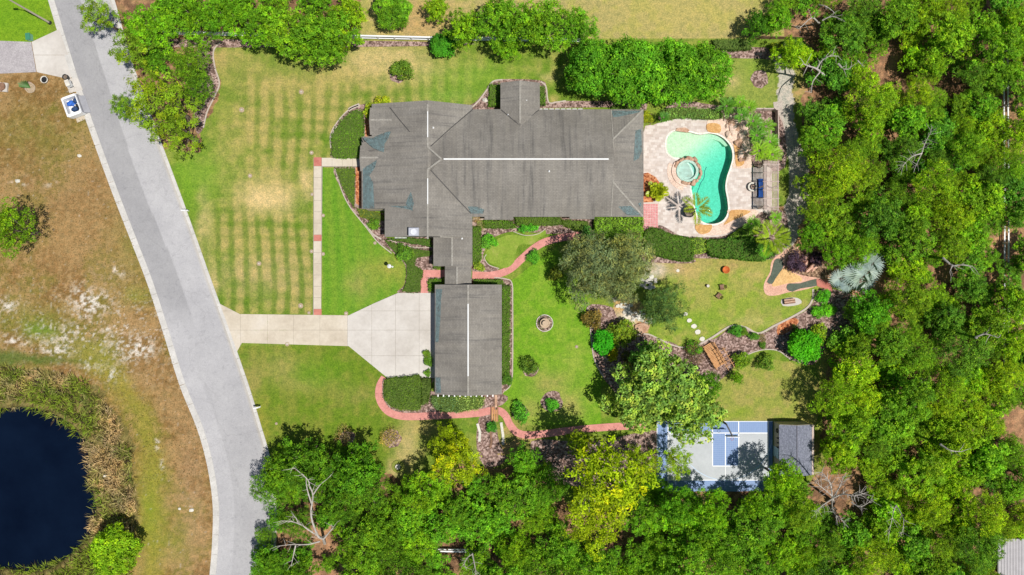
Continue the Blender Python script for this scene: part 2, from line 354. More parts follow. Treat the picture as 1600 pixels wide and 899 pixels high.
    # dark damp earth inside the reeds and round the pond
    ring = inpoly(wx, wy, [(-100, 570), (0, 572), (60, 580), (120, 590), (160, 610), (190, 660), (210, 710), (214, 780), (212, 850), (205, 930), (-120, 930)])
    lerp(np.array((.13, .115, .035)), ring*.85); lerp(np.array((.24, .2, .07)), ring*st(n3, .45, .6)*.6)
    blob(60, 562, 80, 8, np.array((.07, .13, .02)), .8); blob(-10, 560, 60, 8, np.array((.07, .13, .02)), .8)  # shadow strip along the top of the reeds, painted into the ground as dark green
    far = (np.abs(X) > 86.5) | (np.abs(Y) > 52.5); lerp(np.array((.13, .155, .035)), far*1.0); lerp(np.array((.24, .17, .07)), (far & (X < -40))*1.0)
    # relief: the pond basin, the pool pit, and a gentle unevenness
    Z = (fbm(px, py, 90, 3, 41)-.5)*.10+(n3-.5)*.03
    pd = np.zeros((len(ys), len(xs)))
    pond = inpoly(px, py, POND).astype(float).reshape(pd.shape)
    for k in range(10):
        pond[1:-1, 1:-1] = (pond[1:-1, 1:-1]*2+pond[:-2, 1:-1]+pond[2:, 1:-1]+pond[1:-1, :-2]+pond[1:-1, 2:])/6
    Z = Z-1.7*pond.ravel()
    lerp(np.array((.07, .06, .03)), st(pond.ravel(), .15, .5))
    cx, cy = 1108, 278
    pit = inpoly(px, py, [((a-cx)*.96+cx, (b-cy)*.96+cy) for a, b in DECK]); Z = np.where(pit, -3.2, Z)
    flat = inpoly(px, py, [(1170, 262), (1222, 262), (1222, 330), (1170, 330)]); Z = np.where(flat & ~pit, -.1, Z)
    nx, ny = len(xs), len(ys); idx = np.arange(nx*ny).reshape(ny, nx)
    F = np.stack([idx[:-1, :-1], idx[:-1, 1:], idx[1:, 1:], idx[1:, :-1]], -1).reshape(-1, 4)
    m, nt, b = new_mat('turf_and_soil')
    at = nt.nodes.new('ShaderNodeAttribute'); at.attribute_name = 'Col'; v = world_vec(nt)
    a1 = noise(nt, 1.3, 6, .75, v); a2 = noise(nt, 4.6, 4, .85, v); a3 = noise(nt, 3.2, 5, .8, v, .6)
    c = mix(nt, 'MULTIPLY', 1, at.outputs['Color'], ramp(nt, a1, [(.3, (.66, .74, .75)), (.5, (1, 1, 1)), (.7, (1.34, 1.22, 1.2))]))
    c = mix(nt, 'MULTIPLY', 1, c, ramp(nt, a2, [(.30, (.50, .56, .50)), (.70, (1.5, 1.42, 1.42))]))
    c = mix(nt, 'MIX', ramp(nt, a3, [(.56, (0, 0, 0)), (.70, (.5,)*3)]), c, mix(nt, 'ADD', .22, c, (.46, .34, .14)))
    L(nt, c, b.inputs['Base Color']); b.inputs['Roughness'].default_value = .95; b.inputs['Specular IOR Level'].default_value = .12
    h = mix(nt, 'ADD', 1, a2, a3); bump(nt, b, h, .55, .10)
    structure(me_obj('ground', np_mesh('ground', np.stack([X, Y, Z], 1), F, m, C, True)))
build_ground()

# ------------------------------------------------------------------ materials of the setting
M_conc = mottle('pale_concrete', [(.3, (.45, .41, .365)), (.55, (.555, .515, .47)), (.75, (.62, .585, .54))], .18, 1.8, .85, .15, fine=.07)
M_concw = mottle('cream_concrete', [(.3, (.46, .39, .30)), (.55, (.57, .50, .40)), (.75, (.62, .56, .48))], .22, 2.2, .85, .15, fine=.08)
M_kerb = mottle('kerb_concrete', [(.3, (.46, .44, .41)), (.7, (.60, .575, .54))], .5, 4, .85, .15, fine=.1)
M_pink = mottle('pink_walk', [(.3, (.50, .20, .17)), (.7, (.66, .29, .25))], .8, 5, .85, .2, fine=.22)
M_brick = mottle('brick_red', [(.3, (.42, .13, .10)), (.7, (.56, .22, .17))], .9, 6, .85, .2, fine=.15)
M_white = plain('white_paint', (.80, .80, .80), .5, .04)
M_dark = plain('dark_metal', (.03, .03, .035), .5, .2)
M_bark = mottle('bark', [(.3, (.12, .085, .06)), (.7, (.27, .22, .18))], 3, 12, .95, .6, (1, 1, .3))
M_pale_bark = mottle('bleached_wood', [(.3, (.33, .29, .25)), (.7, (.54, .50, .45))], 2, 10, .85, .4)
M_wood = mottle('orange_stained_wood', [(.3, (.42, .20, .08)), (.7, (.62, .34, .15))], 1.5, 14, .75, .3)
M_stone = mottle('pale_stone', [(.3, (.50, .46, .40)), (.7, (.72, .68, .60))], 2, 9, .9, .4)
M_rock = mottle('brown_pool_rock', [(.25, (.30, .15, .09)), (.5, (.50, .31, .21)), (.8, (.66, .48, .37))], 1.1, 6, .9, .5)
def m_mulch(name, a, b_, c):
    m, nt, b = new_mat(name); v = world_vec(nt)
    vo = nt.nodes.new('ShaderNodeTexVoronoi'); vo.inputs['Scale'].default_value = 4.2; L(nt, v, vo.inputs['Vector'])
    n1 = noise(nt, .9, 5, .7, v); sp = nt.nodes.new('ShaderNodeSeparateColor'); L(nt, vo.outputs['Color'], sp.inputs[0])
    col = ramp(nt, sp.outputs[0], [(.1, a), (.5, b_), (.9, c)])
    col = mix(nt, 'MULTIPLY', 1, col, ramp(nt, n1, [(.3, (.7, .7, .7)), (.7, (1.25, 1.25, 1.25))]))
    L(nt, col, b.inputs['Base Color']); b.inputs['Roughness'].default_value = .95; bump(nt, b, vo.outputs['Distance'], .8, .08); return m
M_mulch = m_mulch('brown_mulch', (.11, .065, .05), (.235, .145, .12), (.44, .31, .27))
M_rmulch = m_mulch('orange_mulch', (.25, .06, .02), (.48, .16, .06), (.62, .28, .13))
M_litter = m_mulch('leaf_litter', (.10, .055, .03), (.24, .14, .08), (.46, .31, .2))

# road: two lanes of different wear, laid in one sheet
def build_road():
    m, nt, b = new_mat('worn_asphalt'); at = nt.nodes.new('ShaderNodeAttribute'); at.attribute_name = 'Col'; v = world_vec(nt)
    n1 = noise(nt, .16, 6, .7, v); n2 = noise(nt, 6, 4, .8, v); n3 = noise(nt, .5, 6, .6, v, 1.5)
    c = mix(nt, 'MULTIPLY', 1, at.outputs['Color'], ramp(nt, n1, [(.3, (.88, .88, .89)), (.7, (1.12, 1.12, 1.11))]))
    c = mix(nt, 'MULTIPLY', 1, c, ramp(nt, n2, [(.3, (.87, .87, .87)), (.7, (1.11, 1.11, 1.11))]))
    c = mix(nt, 'MULTIPLY', 1, c, ramp(nt, n3, [(.488, (1, 1, 1)), (.498, (.83, .83, .84)), (.508, (1, 1, 1))]))
    vo = nt.nodes.new('ShaderNodeTexVoronoi'); vo.feature = 'DISTANCE_TO_EDGE'; vo.inputs['Scale'].default_value = .13; wv = nt.nodes.new('ShaderNodeVectorMath'); wv.operation = 'ADD'; nn_ = nt.nodes.new('ShaderNodeTexNoise'); nn_.inputs['Scale'].default_value = 1.1; L(nt, v, nn_.inputs['Vector']); L(nt, nn_.outputs['Color'], wv.inputs[0]); L(nt, v, wv.inputs[1]); L(nt, wv.outputs[0], vo.inputs['Vector'])
    c = mix(nt, 'MULTIPLY', .3, c, ramp(nt, vo.outputs['Distance'], [(.0, (.70, .69, .69)), (.012, (1, 1, 1))]))
    c = mix(nt, 'MULTIPLY', 1, c, ramp(nt, noise(nt, 1.1, 3, .6, v), [(.60, (1, 1, 1)), (.68, (.86, .86, .87)), (.72, (1, 1, 1))]))
    L(nt, c, b.inputs['Base Color']); b.inputs['Roughness'].default_value = .9; bump(nt, b, n2, .2, .02)
    l = np.array(smooth_open(ROAD_L, 12)); r = np.array(smooth_open(ROAD_R, 12)); n = len(l); K = 41
    t = np.linspace(0, 1, K); Pp = l[:, None, :]*(1-t)[None, :, None]+r[:, None, :]*t[None, :, None]
    x = (Pp[..., 0]-800)/10; y = (449.5-Pp[..., 1])/10
    z = .035+.05*(1-(2*t-1)**2)[None, :]+np.zeros_like(x)
    T = t[None, :]+np.zeros_like(x); PY = Pp[..., 1]
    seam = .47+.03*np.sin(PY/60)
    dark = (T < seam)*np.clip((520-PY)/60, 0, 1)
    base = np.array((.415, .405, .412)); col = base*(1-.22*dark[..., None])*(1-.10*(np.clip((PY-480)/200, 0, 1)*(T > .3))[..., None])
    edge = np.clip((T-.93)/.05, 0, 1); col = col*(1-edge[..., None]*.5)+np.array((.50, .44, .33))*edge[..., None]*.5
    idx = np.arange(n*K).reshape(n, K); F = np.stack([idx[1:, :-1], idx[1:, 1:], idx[:-1, 1:], idx[:-1, :-1]], -1).reshape(-1, 4)
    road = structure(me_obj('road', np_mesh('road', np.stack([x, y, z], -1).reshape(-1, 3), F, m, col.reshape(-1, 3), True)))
    for line, w_, side in ((ROAD_L, 9.5, 1), (ROAD_R, 5.0, -1)):                 # concrete gutters cast in lengths
        pts = [Vector(q) for q in smooth_open(line, 12)]; acc = 0; seg = [pts[0]]
        for a, b_ in zip(pts, pts[1:]):
            acc += (b_-a).length; seg.append(b_)
            if acc > 28:
                d0 = (seg[-1]-seg[0]).normalized(); nrm = Vector((-d0.y, d0.x))*(1 if side < 0 else 1)
                if nrm.x*side > 0: nrm = -nrm
                rb = [q+nrm*(-1.0) for q in seg]; ro = [q+nrm*(w_-1.0) for q in seg]
                rb[0] = rb[0]+d0*.2; ro[0] = ro[0]+d0*.2; rb[-1] = rb[-1]-d0*.2; ro[-1] = ro[-1]-d0*.2
                bm = bmesh.new(); bm_slab(bm, [V2(*q) for q in rb+ro[::-1]], -.15, .075); o = part('kerb_segment', bm, M_kerb, road)
                seg = [b_]; acc = 0
build_road()

def panels(name, outline, xs, ys, z, mat, label=None, gap=.35, rot=0, mats=None):
    root = structure(thing(name, None, None)); cells = 0
    for i in range(len(xs)-1):
        for j in range(len(ys)-1):
            c = clip(clip(clip(clip(outline, 1, 0, xs[i+1]-gap/2), -1, 0, -(xs[i]+gap/2)), 0, 1, ys[j+1]-gap/2), 0, -1, -(ys[j]+gap/2))
            if len(c) < 3 or abs(area2(c)) < 16: continue
            bm = bmesh.new(); bm_slab(bm, [V2(*q) for q in c], z-.12, z+random.Random(i*31+j).uniform(-.004, .004))
            part('concrete_panel', bm, (mats(i, j) if mats else mat), root); cells += 1
    return root
slab('driveway_joint_bed', [(a, b) for a, b in DRIVE], .03, plain('joint_dirt', (.30, .27, .22), .95), z0=-.2)
panels('driveway', DRIVE, [330, 376, 418, 459, 500, 543, 581, 618, 655, 690], [450, 486, 516, 556, 600], .07, M_conc, mats=lambda i, j: M_concw if i < 5 else M_conc)
slab('entry_walk_bed', [(490, 247), (566, 247), (566, 261), (504, 261), (502, 493), (489, 493)], .03, MATS['joint_dirt'], z0=-.2)
fw = structure(thing('front_walk', None, None))
def walkp(x0, x1, y0, y1, mat, nm='walk_panel', par=None, z=.07):
    bm = bmesh.new(); bm_slab(bm, [V2(x0, y0), V2(x1, y0), V2(x1, y1), V2(x0, y1)], z-.12, z); return part(nm, bm, mat, par)
for a, b_ in ((246, 260), (367, 377), (483, 492.5)): walkp(490.5, 502.5, a+.2, b_-.2, M_brick if a > 1 else 0, 'brick_square', fw)
ysp = [260]+[260+k*17.8 for k in range(1, 6)]+[367]
for a, b_ in zip(ysp, ysp[1:]): walkp(490.7, 502.3, a+.25, b_-.25, M_concw, par=fw)
ysp = [377+k*17.67 for k in range(0, 7)]
for a, b_ in zip(ysp, ysp[1:]): walkp(490.3, 501.9, a+.25, b_-.25, M_concw, par=fw)
for a, b_ in ((503, 519), (519, 535), (535, 551), (551, 566)): walkp(a+.2, b_-.2, 247, 260, M_concw, par=fw)

# neighbour's drive
slab('neighbour_driveway', [(-60, 62), (49, 66), (57, 113), (-60, 118)], .06, mottle('neighbour_asphalt', [(.3, (.33, .30, .31)), (.7, (.44, .41, .41))], .4, 6, .9))
panels('driveway_apron', [(50, 66), (93, 46), (118, 117), (108, 124), (58, 113)], [40, 130], [40, 86.5, 130], .075, M_conc)
slab('mailbox_slab', [(101, 124), (122, 122), (130, 141), (109, 146)], .08, M_conc)
slab('refuse_slab', [(108, 150), (125, 143), (143, 183), (121, 192)], .05, M_concw)

# pink walks
def walk(name, pts, wd, mat, z=.06, piece=26):
    """a poured walk, cut into lengths by its joints"""
    sp = [Vector(q) for q in smooth_open(pts, 8)]; root = structure(thing(name, None, None)); seg = [sp[0]]; acc = 0
    for k, (a, b_) in enumerate(zip(sp, sp[1:])):
        acc += (b_-a).length; seg.append(b_)
        if acc > piece or k == len(sp)-2:
            rb = ribbon(seg, wd); bm = bmesh.new(); bm_slab(bm, [V2(*q) for q in rb], z-.15, z); part('walk_panel', bm, mat, root); seg = [b_]; acc = 0
    return root
walk('curving_pink_walk', PATH_E, 11.5, M_pink); walk('garden_pink_walk', PATH_S, 11.5, M_pink)
walk('side_pink_walk', [(663, 458), (663, 450), (663, 441), (664, 433.5)], 11, M_pink, .061); slab('side_pink_walk_turn', [(657.5, 422), (696, 422), (696, 433.4), (657.5, 433.4)], .062, M_pink)
slab('red_paver_patio', [(1004, 318), (1028, 319), (1028, 360), (1004, 362)], .09, None or MATS['brick_red'], z0=-.1)
bm = bmesh.new()
for i in range(6):
    for j in range(11):
        x0, y0 = 1004.4+i*3.95, 319+j*3.85
        a, b_ = V2(x0, y0+3.45), V2(x0+3.5, y0); box(bm, a[0], b_[0], a[1], b_[1], .05, .115)
pv = structure(me_obj('patio_pavers', bm_mesh('patio_pavers', bm, mottle('rose_paver', [(.3, (.50, .17, .17)), (.7, (.70, .33, .33))], 2.2, 7, .85)))); pv['kind'] = 'structure'

# mulch beds (px outlines)
BEDS = [[(518, 232), (517, 210), (528, 190), (545, 172), (562, 164), (580, 168), (582, 215), (568, 225), (566, 246), (520, 247)],
 [(522, 262), (566, 262), (568, 330), (604, 335), (604, 372), (680, 372), (682, 420), (690, 424), (690, 447), (676, 459), (622, 458), (632, 445), (633, 415), (612, 393), (590, 378), (572, 355), (548, 325), (535, 300)],
 [(738, 350), (760, 340), (925, 340), (932, 362), (918, 378), (885, 366), (850, 366), (838, 364), (800, 362), (770, 372), (760, 385), (755, 402), (764, 414), (778, 420), (772, 427), (738, 425)],
 [(736, 435), (785, 436), (800, 442), (802, 475), (802, 560), (800, 598), (788, 612), (780, 620), (782, 560), (784, 446), (736, 446)],
 [(735, 165), (745, 158), (758, 142), (768, 128), (785, 124), (845, 126), (854, 138), (858, 160), (880, 158), (1000, 160), (1010, 172), (1020, 186), (1004, 210), (1000, 170), (740, 172)],
 [(600, 592), (676, 590), (676, 612), (785, 616), (786, 632), (765, 636), (740, 643), (690, 645), (640, 646), (612, 640), (598, 622)],
 [(918, 478), (955, 480), (968, 500), (1010, 522), (1030, 530), (1052, 536), (1075, 548), (1095, 534), (1120, 528), (1145, 509), (1165, 512), (1190, 521), (1215, 508), (1235, 498), (1260, 485), (1272, 470), (1276, 455), (1300, 452), (1345, 470), (1330, 520), (1290, 545), (1270, 570), (1235, 562), (1215, 548), (1190, 547), (1165, 556), (1150, 570), (1130, 590), (1090, 620), (1000, 640), (950, 600), (928, 560), (922, 510)],
 [(1040, 190), (1030, 180), (1060, 158), (1120, 165), (1190, 170), (1222, 190), (1226, 262), (1180, 262), (1172, 230), (1165, 190), (1110, 184)],
 [(1004, 352), (1044, 352), (1062, 364), (1095, 368), (1130, 366), (1155, 355), (1190, 331), (1226, 332), (1230, 380), (1205, 405), (1150, 405), (1080, 404), (1040, 408), (1004, 390)],
 [(748, 655), (760, 648), (772, 652), (780, 690), (790, 720), (760, 730), (745, 700)],
 [(830, 690), (900, 690), (960, 684), (1000, 676), (1030, 680), (1030, 760), (900, 760), (850, 740)],
 [(316, 60), (336, 60), (334, 80), (336, 105), (343, 130), (334, 150), (322, 175), (318, 200), (306, 204), (300, 120)],
 [(270, 62), (690, 66), (690, 72), (270, 74)], [(1132, 76), (1205, 76), (1215, 95), (1190, 92), (1140, 90)],
 [(1000, 395), (1080, 404), (1075, 412), (1000, 408)]]
for i, b_ in enumerate(BEDS): slab('mulch_bed', b_, .025+.002*i, M_mulch, z0=-.1, sm=4)
def disc(px, py, r, z, mat, name='mulch_bed', n=14, wob=.12):
    rg = random.Random(int(px*7+py)); slab(name, [(px+r*math.cos(2*math.pi*k/n)*(1+rg.uniform(-wob, wob)), py+r*math.sin(2*math.pi*k/n)*(1+rg.uniform(-wob, wob))) for k in range(n)], z, mat, z0=-.1)
for (x, y, r) in ((621, 117, 13), (851, 505, 13.5), (829, 577, 12), (862, 628, 17), (812, 643, 13), (543, 685, 12), (612, 685, 15), (1187, 124, 14), (45, 136, 8)): disc(x, y, r, .02, M_mulch)
slab('orange_mulch_patch', [(1215, 510), (1225, 500), (1240, 497), (1248, 502), (1240, 512), (1230, 520), (1215, 523)], .075, M_rmulch, sm=3)
slab('orange_mulch_patch', [(994, 508), (1000, 504), (1014, 507), (1012, 514), (1003, 523), (997, 518)], .07, M_rmulch, sm=2)
slab('red_mulch_strip', [(1002, 272), (1012, 270), (1024, 277), (1032, 288), (1032, 300), (1020, 316), (1002, 317)], .14, M_rmulch)
slab('red_mulch_strip', [(556, 262), (565, 262), (566, 325), (556, 318)], .08, M_rmulch)
slab('red_mulch_strip', [(571, 180), (580, 176), (581, 212), (571, 214)], .08, M_rmulch)
slab('sandy_drive', [(1208, 160), (1222, 158), (1226, 200), (1234, 230), (1214, 228), (1213, 195)], .03, mottle('pale_dirt', [(.3, (.36, .30, .25)), (.7, (.52, .46, .40))], .8, 5, .95))
# edging: pale kerbs round the beds
M_edge = plain('edging_concrete', (.47, .40, .34), .85, .12, 2)
for i, (pts, wd) in enumerate((([(517, 232), (517, 210), (528, 190), (545, 172), (560, 165)], 1.6), ([(523, 262), (535, 300), (548, 325), (572, 355), (590, 378), (612, 396)], 1.5), ([(738, 168), (748, 158), (760, 142), (770, 128), (785, 125)], 2.2), ([(845, 128), (853, 136), (857, 160), (870, 160), (884, 158)], 2.2), ([(772, 434), (790, 436), (800, 443), (801, 475), (801, 560), (799, 598), (789, 611)], 1.6), ([(572, 352), (583, 366), (596, 374)], 2.4), ([(606, 374), (625, 381), (650, 387), (674, 387)], 1.2), ([(545, 172), (552, 168), (562, 164)], 5), ([(528, 198), (522, 206), (519, 216)], 4), ([(918, 480), (922, 510), (928, 560), (944, 590)], 1.6), ([(1075, 548), (1110, 529), (1130, 516), (1145, 509), (1165, 512), (1185, 521), (1210, 509), (1240, 494), (1262, 480), (1270, 465), (1270, 452)], 3), ([(1150, 570), (1165, 556), (1190, 547), (1215, 548), (1235, 562)], 1.6), ([(985, 526), (1010, 522), (1030, 530), (1052, 540), (1072, 544)], 2), ([(760, 398), (757, 404), (764, 414), (780, 420)], 1.2), ([(318, 200), (324, 175), (336, 150), (343, 130), (336, 105), (334, 80), (345, 66)], 2.0), ([(600, 592), (598, 602), (600, 622), (610, 636)], .8), ([(802, 362), (820, 368), (840, 366), (852, 358)], 1.0))):
    slab('bed_edging', ribbon(smooth_open(pts, 6), wd), .10, M_edge)
# lawn island inside the courtyard bed
slab('courtyard_grass', [(758, 398), (768, 380), (785, 370), (800, 367), (825, 369), (845, 362), (852, 360), (852, 367), (840, 373), (832, 382), (812, 383), (806, 396), (803, 410), (790, 419), (772, 414), (762, 408)], .085, mottle('courtyard_turf', [(.3, (.15, .26, .02)), (.55, (.23, .31, .04)), (.75, (.36, .33, .10))], .45, 5, .95, .5, fine=.3), sm=4)

# water of the pond
def build_pond():
    m, nt, b = new_mat('pond_water'); v = world_vec(nt); n = noise(nt, 1.6, 4, .6, v, .4)
    L(nt, ramp(nt, noise(nt, .12, 4, .6, v), [(.3, (.0012, .0035, .012)), (.7, (.003, .008, .022))]), b.inputs['Base Color'])
    b.inputs['Roughness'].default_value = .12; b.inputs['IOR'].default_value = 1.33; b.inputs['Specular IOR Level'].default_value = .4; bump(nt, b, n, .25, .05)
    o = slab('pond_water', [(x+(x-20)*.06, y+(y-770)*.06) for x, y in POND], -.62, m, z0=-.7, sm=4)
build_pond()

# ------------------------------------------------------------------ the house
def shingle_mat():
    m, nt, b = new_mat('grey_shingles'); v = world_vec(nt)
    n1 = noise(nt, .22, 5, .6, v); n2 = noise(nt, 5, 4, .8, v)
    vx = world_vec(nt, (1.6, .10, .1)); vy = world_vec(nt, (.10, 1.6, .1)); sx = noise(nt, 1, 4, .7, vx); sy = noise(nt, 1, 4, .7, vy)
    g = nt.nodes.new('ShaderNodeNewGeometry'); sp = nt.nodes.new('ShaderNodeSeparateXYZ'); L(nt, g.outputs['Normal'], sp.inputs[0])
    ab = nt.nodes.new('ShaderNodeMath'); ab.operation = 'ABSOLUTE'; L(nt, sp.outputs[0], ab.inputs[0])
    gt = nt.nodes.new('ShaderNodeMath'); gt.operation = 'GREATER_THAN'; gt.inputs[1].default_value = .1; L(nt, ab.outputs[0], gt.inputs[0])
    streak = mix(nt, 'MIX', gt.outputs[0], sx, sy)
    c = ramp(nt, n1, [(.3, (.192, .176, .154)), (.7, (.272, .252, .222))])
    c = mix(nt, 'MULTIPLY', 1, c, ramp(nt, streak, [(.30, (.58, .59, .62)), (.44, (.93, .93, .94)), (.75, (1.12, 1.11, 1.09))]))
    c = mix(nt, 'MULTIPLY', 1, c, ramp(nt, n2, [(.3, (.86, .86, .86)), (.7, (1.14, 1.14, 1.14))]))
    # courses of shingles
    br = nt.nodes.new('ShaderNodeTexBrick'); br.inputs['Scale'].default_value = 1; br.inputs['Brick Width'].default_value = .5; br.inputs['Row Height'].default_value = .22
    br.inputs['Color1'].default_value = (.92, .92, .92, 1); br.inputs['Color2'].default_value = (1.08, 1.08, 1.08, 1); br.inputs['Mortar'].default_value = (.75, .75, .75, 1); br.inputs['Mortar Size'].default_value = .02
    mp = nt.nodes.new('ShaderNodeMapping'); L(nt, g.outputs['Position'], mp.inputs[0]); mp2 = nt.nodes.new('ShaderNodeMapping'); mp2.inputs['Rotation'].default_value = (0, 0, math.pi/2); L(nt, g.outputs['Position'], mp2.inputs[0])
    vv = nt.nodes.new('ShaderNodeMix'); vv.data_type = 'VECTOR'; L(nt, gt.outputs[0], vv.inputs[0]); L(nt, mp.outputs[0], vv.inputs[4]); L(nt, mp2.outputs[0], vv.inputs[5]); L(nt, vv.outputs[1], br.inputs['Vector'])
    c = mix(nt, 'MULTIPLY', 1, c, br.outputs[0])
    L(nt, c, b.inputs['Base Color']); b.inputs['Roughness'].default_value = .9; b.inputs['Specular IOR Level'].default_value = .2; bump(nt, b, n2, .4, .03)
    return m
M_roof = shingle_mat()
M_cap = mottle('ridge_cap', [(.3, (.25, .23, .20)), (.7, (.36, .34, .30))], 2, 8, .9)
M_vent = plain('ridge_vent_white', (.74, .74, .73), .6, .05)
M_stucco = plain('stucco', (.56, .47, .36), .9, .08)
M_teal = None
def teal_mat():
    m, nt, b = new_mat('teal_roof_patch'); v = world_vec(nt)  # mottled grey to teal colour of the roof patches
    vo = nt.nodes.new('ShaderNodeTexNoise'); vo.inputs['Scale'].default_value = 2.2; vo.inputs['Detail'].default_value = 6; vo.inputs['Roughness'].default_value = .75; L(nt, v, vo.inputs['Vector'])
    c = ramp(nt, vo.outputs[0], [(.36, (.20, .20, .185)), (.46, (.22, .29, .29)), (.58, (.25, .36, .37)), (.72, (.42, .50, .48))])
    L(nt, c, b.inputs['Base Color']); b.inputs['Roughness'].default_value = .6; return m
M_teal = teal_mat()
ZE = 2.8
house = thing('house', 'long single storey house with grey shingle roofs and attached garage wing', 'house', (0, 0, 0))
def quadprism(bm, prof, axis, a0, a1):
    """extrude a profile [(u,z)...] (a closed outline) along an axis between a0 and a1"""
    mk = (lambda u, a, z: (a, u, z)) if axis == 'x' else (lambda u, a, z: (u, a, z))
    A = [bm.verts.new(mk(u, a0, z)) for u, z in prof]; B = [bm.verts.new(mk(u, a1, z)) for u, z in prof]; n = len(prof)
    for i in range(n): j = (i+1) % n; bm.faces.new((A[i], A[j], B[j], B[i]))
    bm.faces.new(A[::-1]); bm.faces.new(B)
def fixn(bm): bmesh.ops.recalc_face_normals(bm, faces=bm.faces[:])
def X_(px, z=ZE): return P(px, 0, z).x
def Y_(py, z=ZE): return P(0, py, z).y
# main east-west block
ya, yb = Y_(339), Y_(171); yr = (ya+yb)/2; PT = .39; zr = ZE+(yb-yr)*PT
xw = X_(690, zr); xg = X_(957, 4.4); xe = X_(1005.5)
bm = bmesh.new(); hip = (zr-ZE)/.42
v = [bm.verts.new(q) for q in ((xw-hip, ya, ZE), (xg, ya, ZE), (xg, yb, ZE), (xw-hip, yb, ZE), (xw, yr, zr), (xg, yr, zr))]
for f in ((0, 1, 5, 4), (2, 3, 4, 5), (3, 0, 4), (1, 2, 5), (3, 2, 1, 0)): bm.faces.new([v[i] for i in f])
quadprism(bm, [(ya, ZE-.2), (ya, ZE-.002), (yb, ZE-.002), (yb, ZE-.2)], 'x', -11.5, xg)
# east end: low hipped skirt under a small gable wall
run = xe-xg; zs = ZE+run*PT
v = [bm.verts.new(q) for q in ((xg+.01, ya, ZE), (xe, ya, ZE), (xe, yb, ZE), (xg+.01, yb, ZE), (xg+.01, ya+run, zs), (xg+.01, yb-run, zs))]
for f in ((0, 1, 4), (1, 2, 5, 4), (2, 3, 5), (0, 4, 5, 3), (3, 2, 1, 0)): bm.faces.new([v[i] for i in f])
quadprism(bm, [(ya, ZE-.2), (ya, ZE-.002), (yb, ZE-.002), (yb, ZE-.2)], 'x', xg+.01, xe)
# south bump of the eave
y2 = Y_(343.5); quadprism(bm, [(ya+.6, ZE+.6*PT-.02), (y2, ZE-.13), (y2, ZE-.3), (ya+.6, ZE-.3)], 'x', X_(757), X_(802))
y2 = Y_(342.5); quadprism(bm, [(ya+.6, ZE+.6*PT-.02), (y2, ZE-.12), (y2, ZE-.3), (ya+.6, ZE-.3)], 'x', X_(890), X_(929))
fixn(bm); part('roof', bm, M_roof, house)
# west block: north-south gable with a stepped west eave
xr = X_(669, 4.95); zrb = zr-.52; xe2 = X_(738); pe = (zrb-ZE)/(xe2-xr); pw = .235
def west(xwp, y0p, y1p, bm):
    xw_ = P(xwp, 0, 2.9).x; zw = zrb-(xr-xw_)*pw
    quadprism(bm, [(xw_, zw), (xr, zrb), (xe2, ZE), (xe2, ZE-.2), (xw_, zw-.2)], 'y', Y_(y1p, 3.0), Y_(y0p, 3.0))
bm = bmesh.new(); west(582, 164, 214, bm); west(565.5, 214.001, 327, bm); west(603, 327.001, 371, bm); fixn(bm); part('roof', bm, M_roof, house)
def zB(x, y): return zrb-(xr-x)*pw if x < xr else zrb-(x-xr)*pe
def zA(x, y): return ZE+min(y-ya, yb-y)*PT if x < xg else ZE+min((y-ya), (yb-y), (xe-x))*PT
# small cross gables on the west side
bm = bmesh.new()
for (x0, x1, yN, yS, rise) in ((579.5, 640, 170, 212, .75), (563.5, 612, 228, 268, .62)):
    a, c = Y_(yS), Y_(yN); m_ = (a+c)/2; z0 = zB(X_(x0), 0)+.02
    quadprism(bm, [(a, z0), (m_, z0+rise), (c, z0), (c, z0-.25), (a, z0-.25)], 'x', X_(x0), X_(x1))
fixn(bm); part('gable_roof', bm, M_roof, house)
# north porch gable
bm = bmesh.new(); a, c = X_(782), X_(843.5); m_ = (a+c)/2; quadprism(bm, [(a, ZE), (m_, ZE+(c-a)/2*PT), (c, ZE), (c, ZE-.22), (a, ZE-.22)], 'y', Y_(190), Y_(129.5)); 
quadprism(bm, [(a+.3, ZE+.02), (m_, ZE+(c-a)/2*PT-.002), (c-.3, ZE+.02), (c-.3, ZE-.2), (a+.3, ZE-.2)], 'y', Y_(215), Y_(190)); fixn(bm); part('porch_roof', bm, M_roof, house)
# the link between house and garage
bm = bmesh.new()
a, c, m_ = X_(677), X_(738)-.004, X_(707); quadprism(bm, [(a, ZE-.1), (m_, ZE+.72), (c, ZE-.1), (c, ZE-.3), (a, ZE-.3)], 'y', Y_(416), Y_(366)); fixn(bm); part('link_roof', bm, M_roof, house)
bm = bmesh.new()
a, c, m_ = X_(695), X_(736.5), X_(714.5); quadprism(bm, [(a, ZE-.16), (m_, ZE+.5), (c, ZE-.16), (c, ZE-.33), (a, ZE-.33)], 'y', Y_(446), Y_(415)); fixn(bm); part('link_roof', bm, M_roof, house)
# garage
gx0, gx1, gxr = X_(679.5), X_(784), X_(731.5, 4.2); zg = ZE+(gx1-gxr)*.30; gy0, gy1 = Y_(616.5), Y_(445)
bm = bmesh.new(); quadprism(bm, [(gx0, ZE-.05), (gxr, zg), (gx1, ZE-.05), (gx1, ZE-.27), (gx0, ZE-.27)], 'y', gy0, gy1); fixn(bm); part('garage_roof', bm, M_roof, house)
def zG(x, y): return ZE-.05+(x-gx0)*(zg-ZE+.05)/(gxr-gx0) if x < gxr else ZE-.05+(gx1-x)*(zg-ZE+.05)/(gx1-gxr)
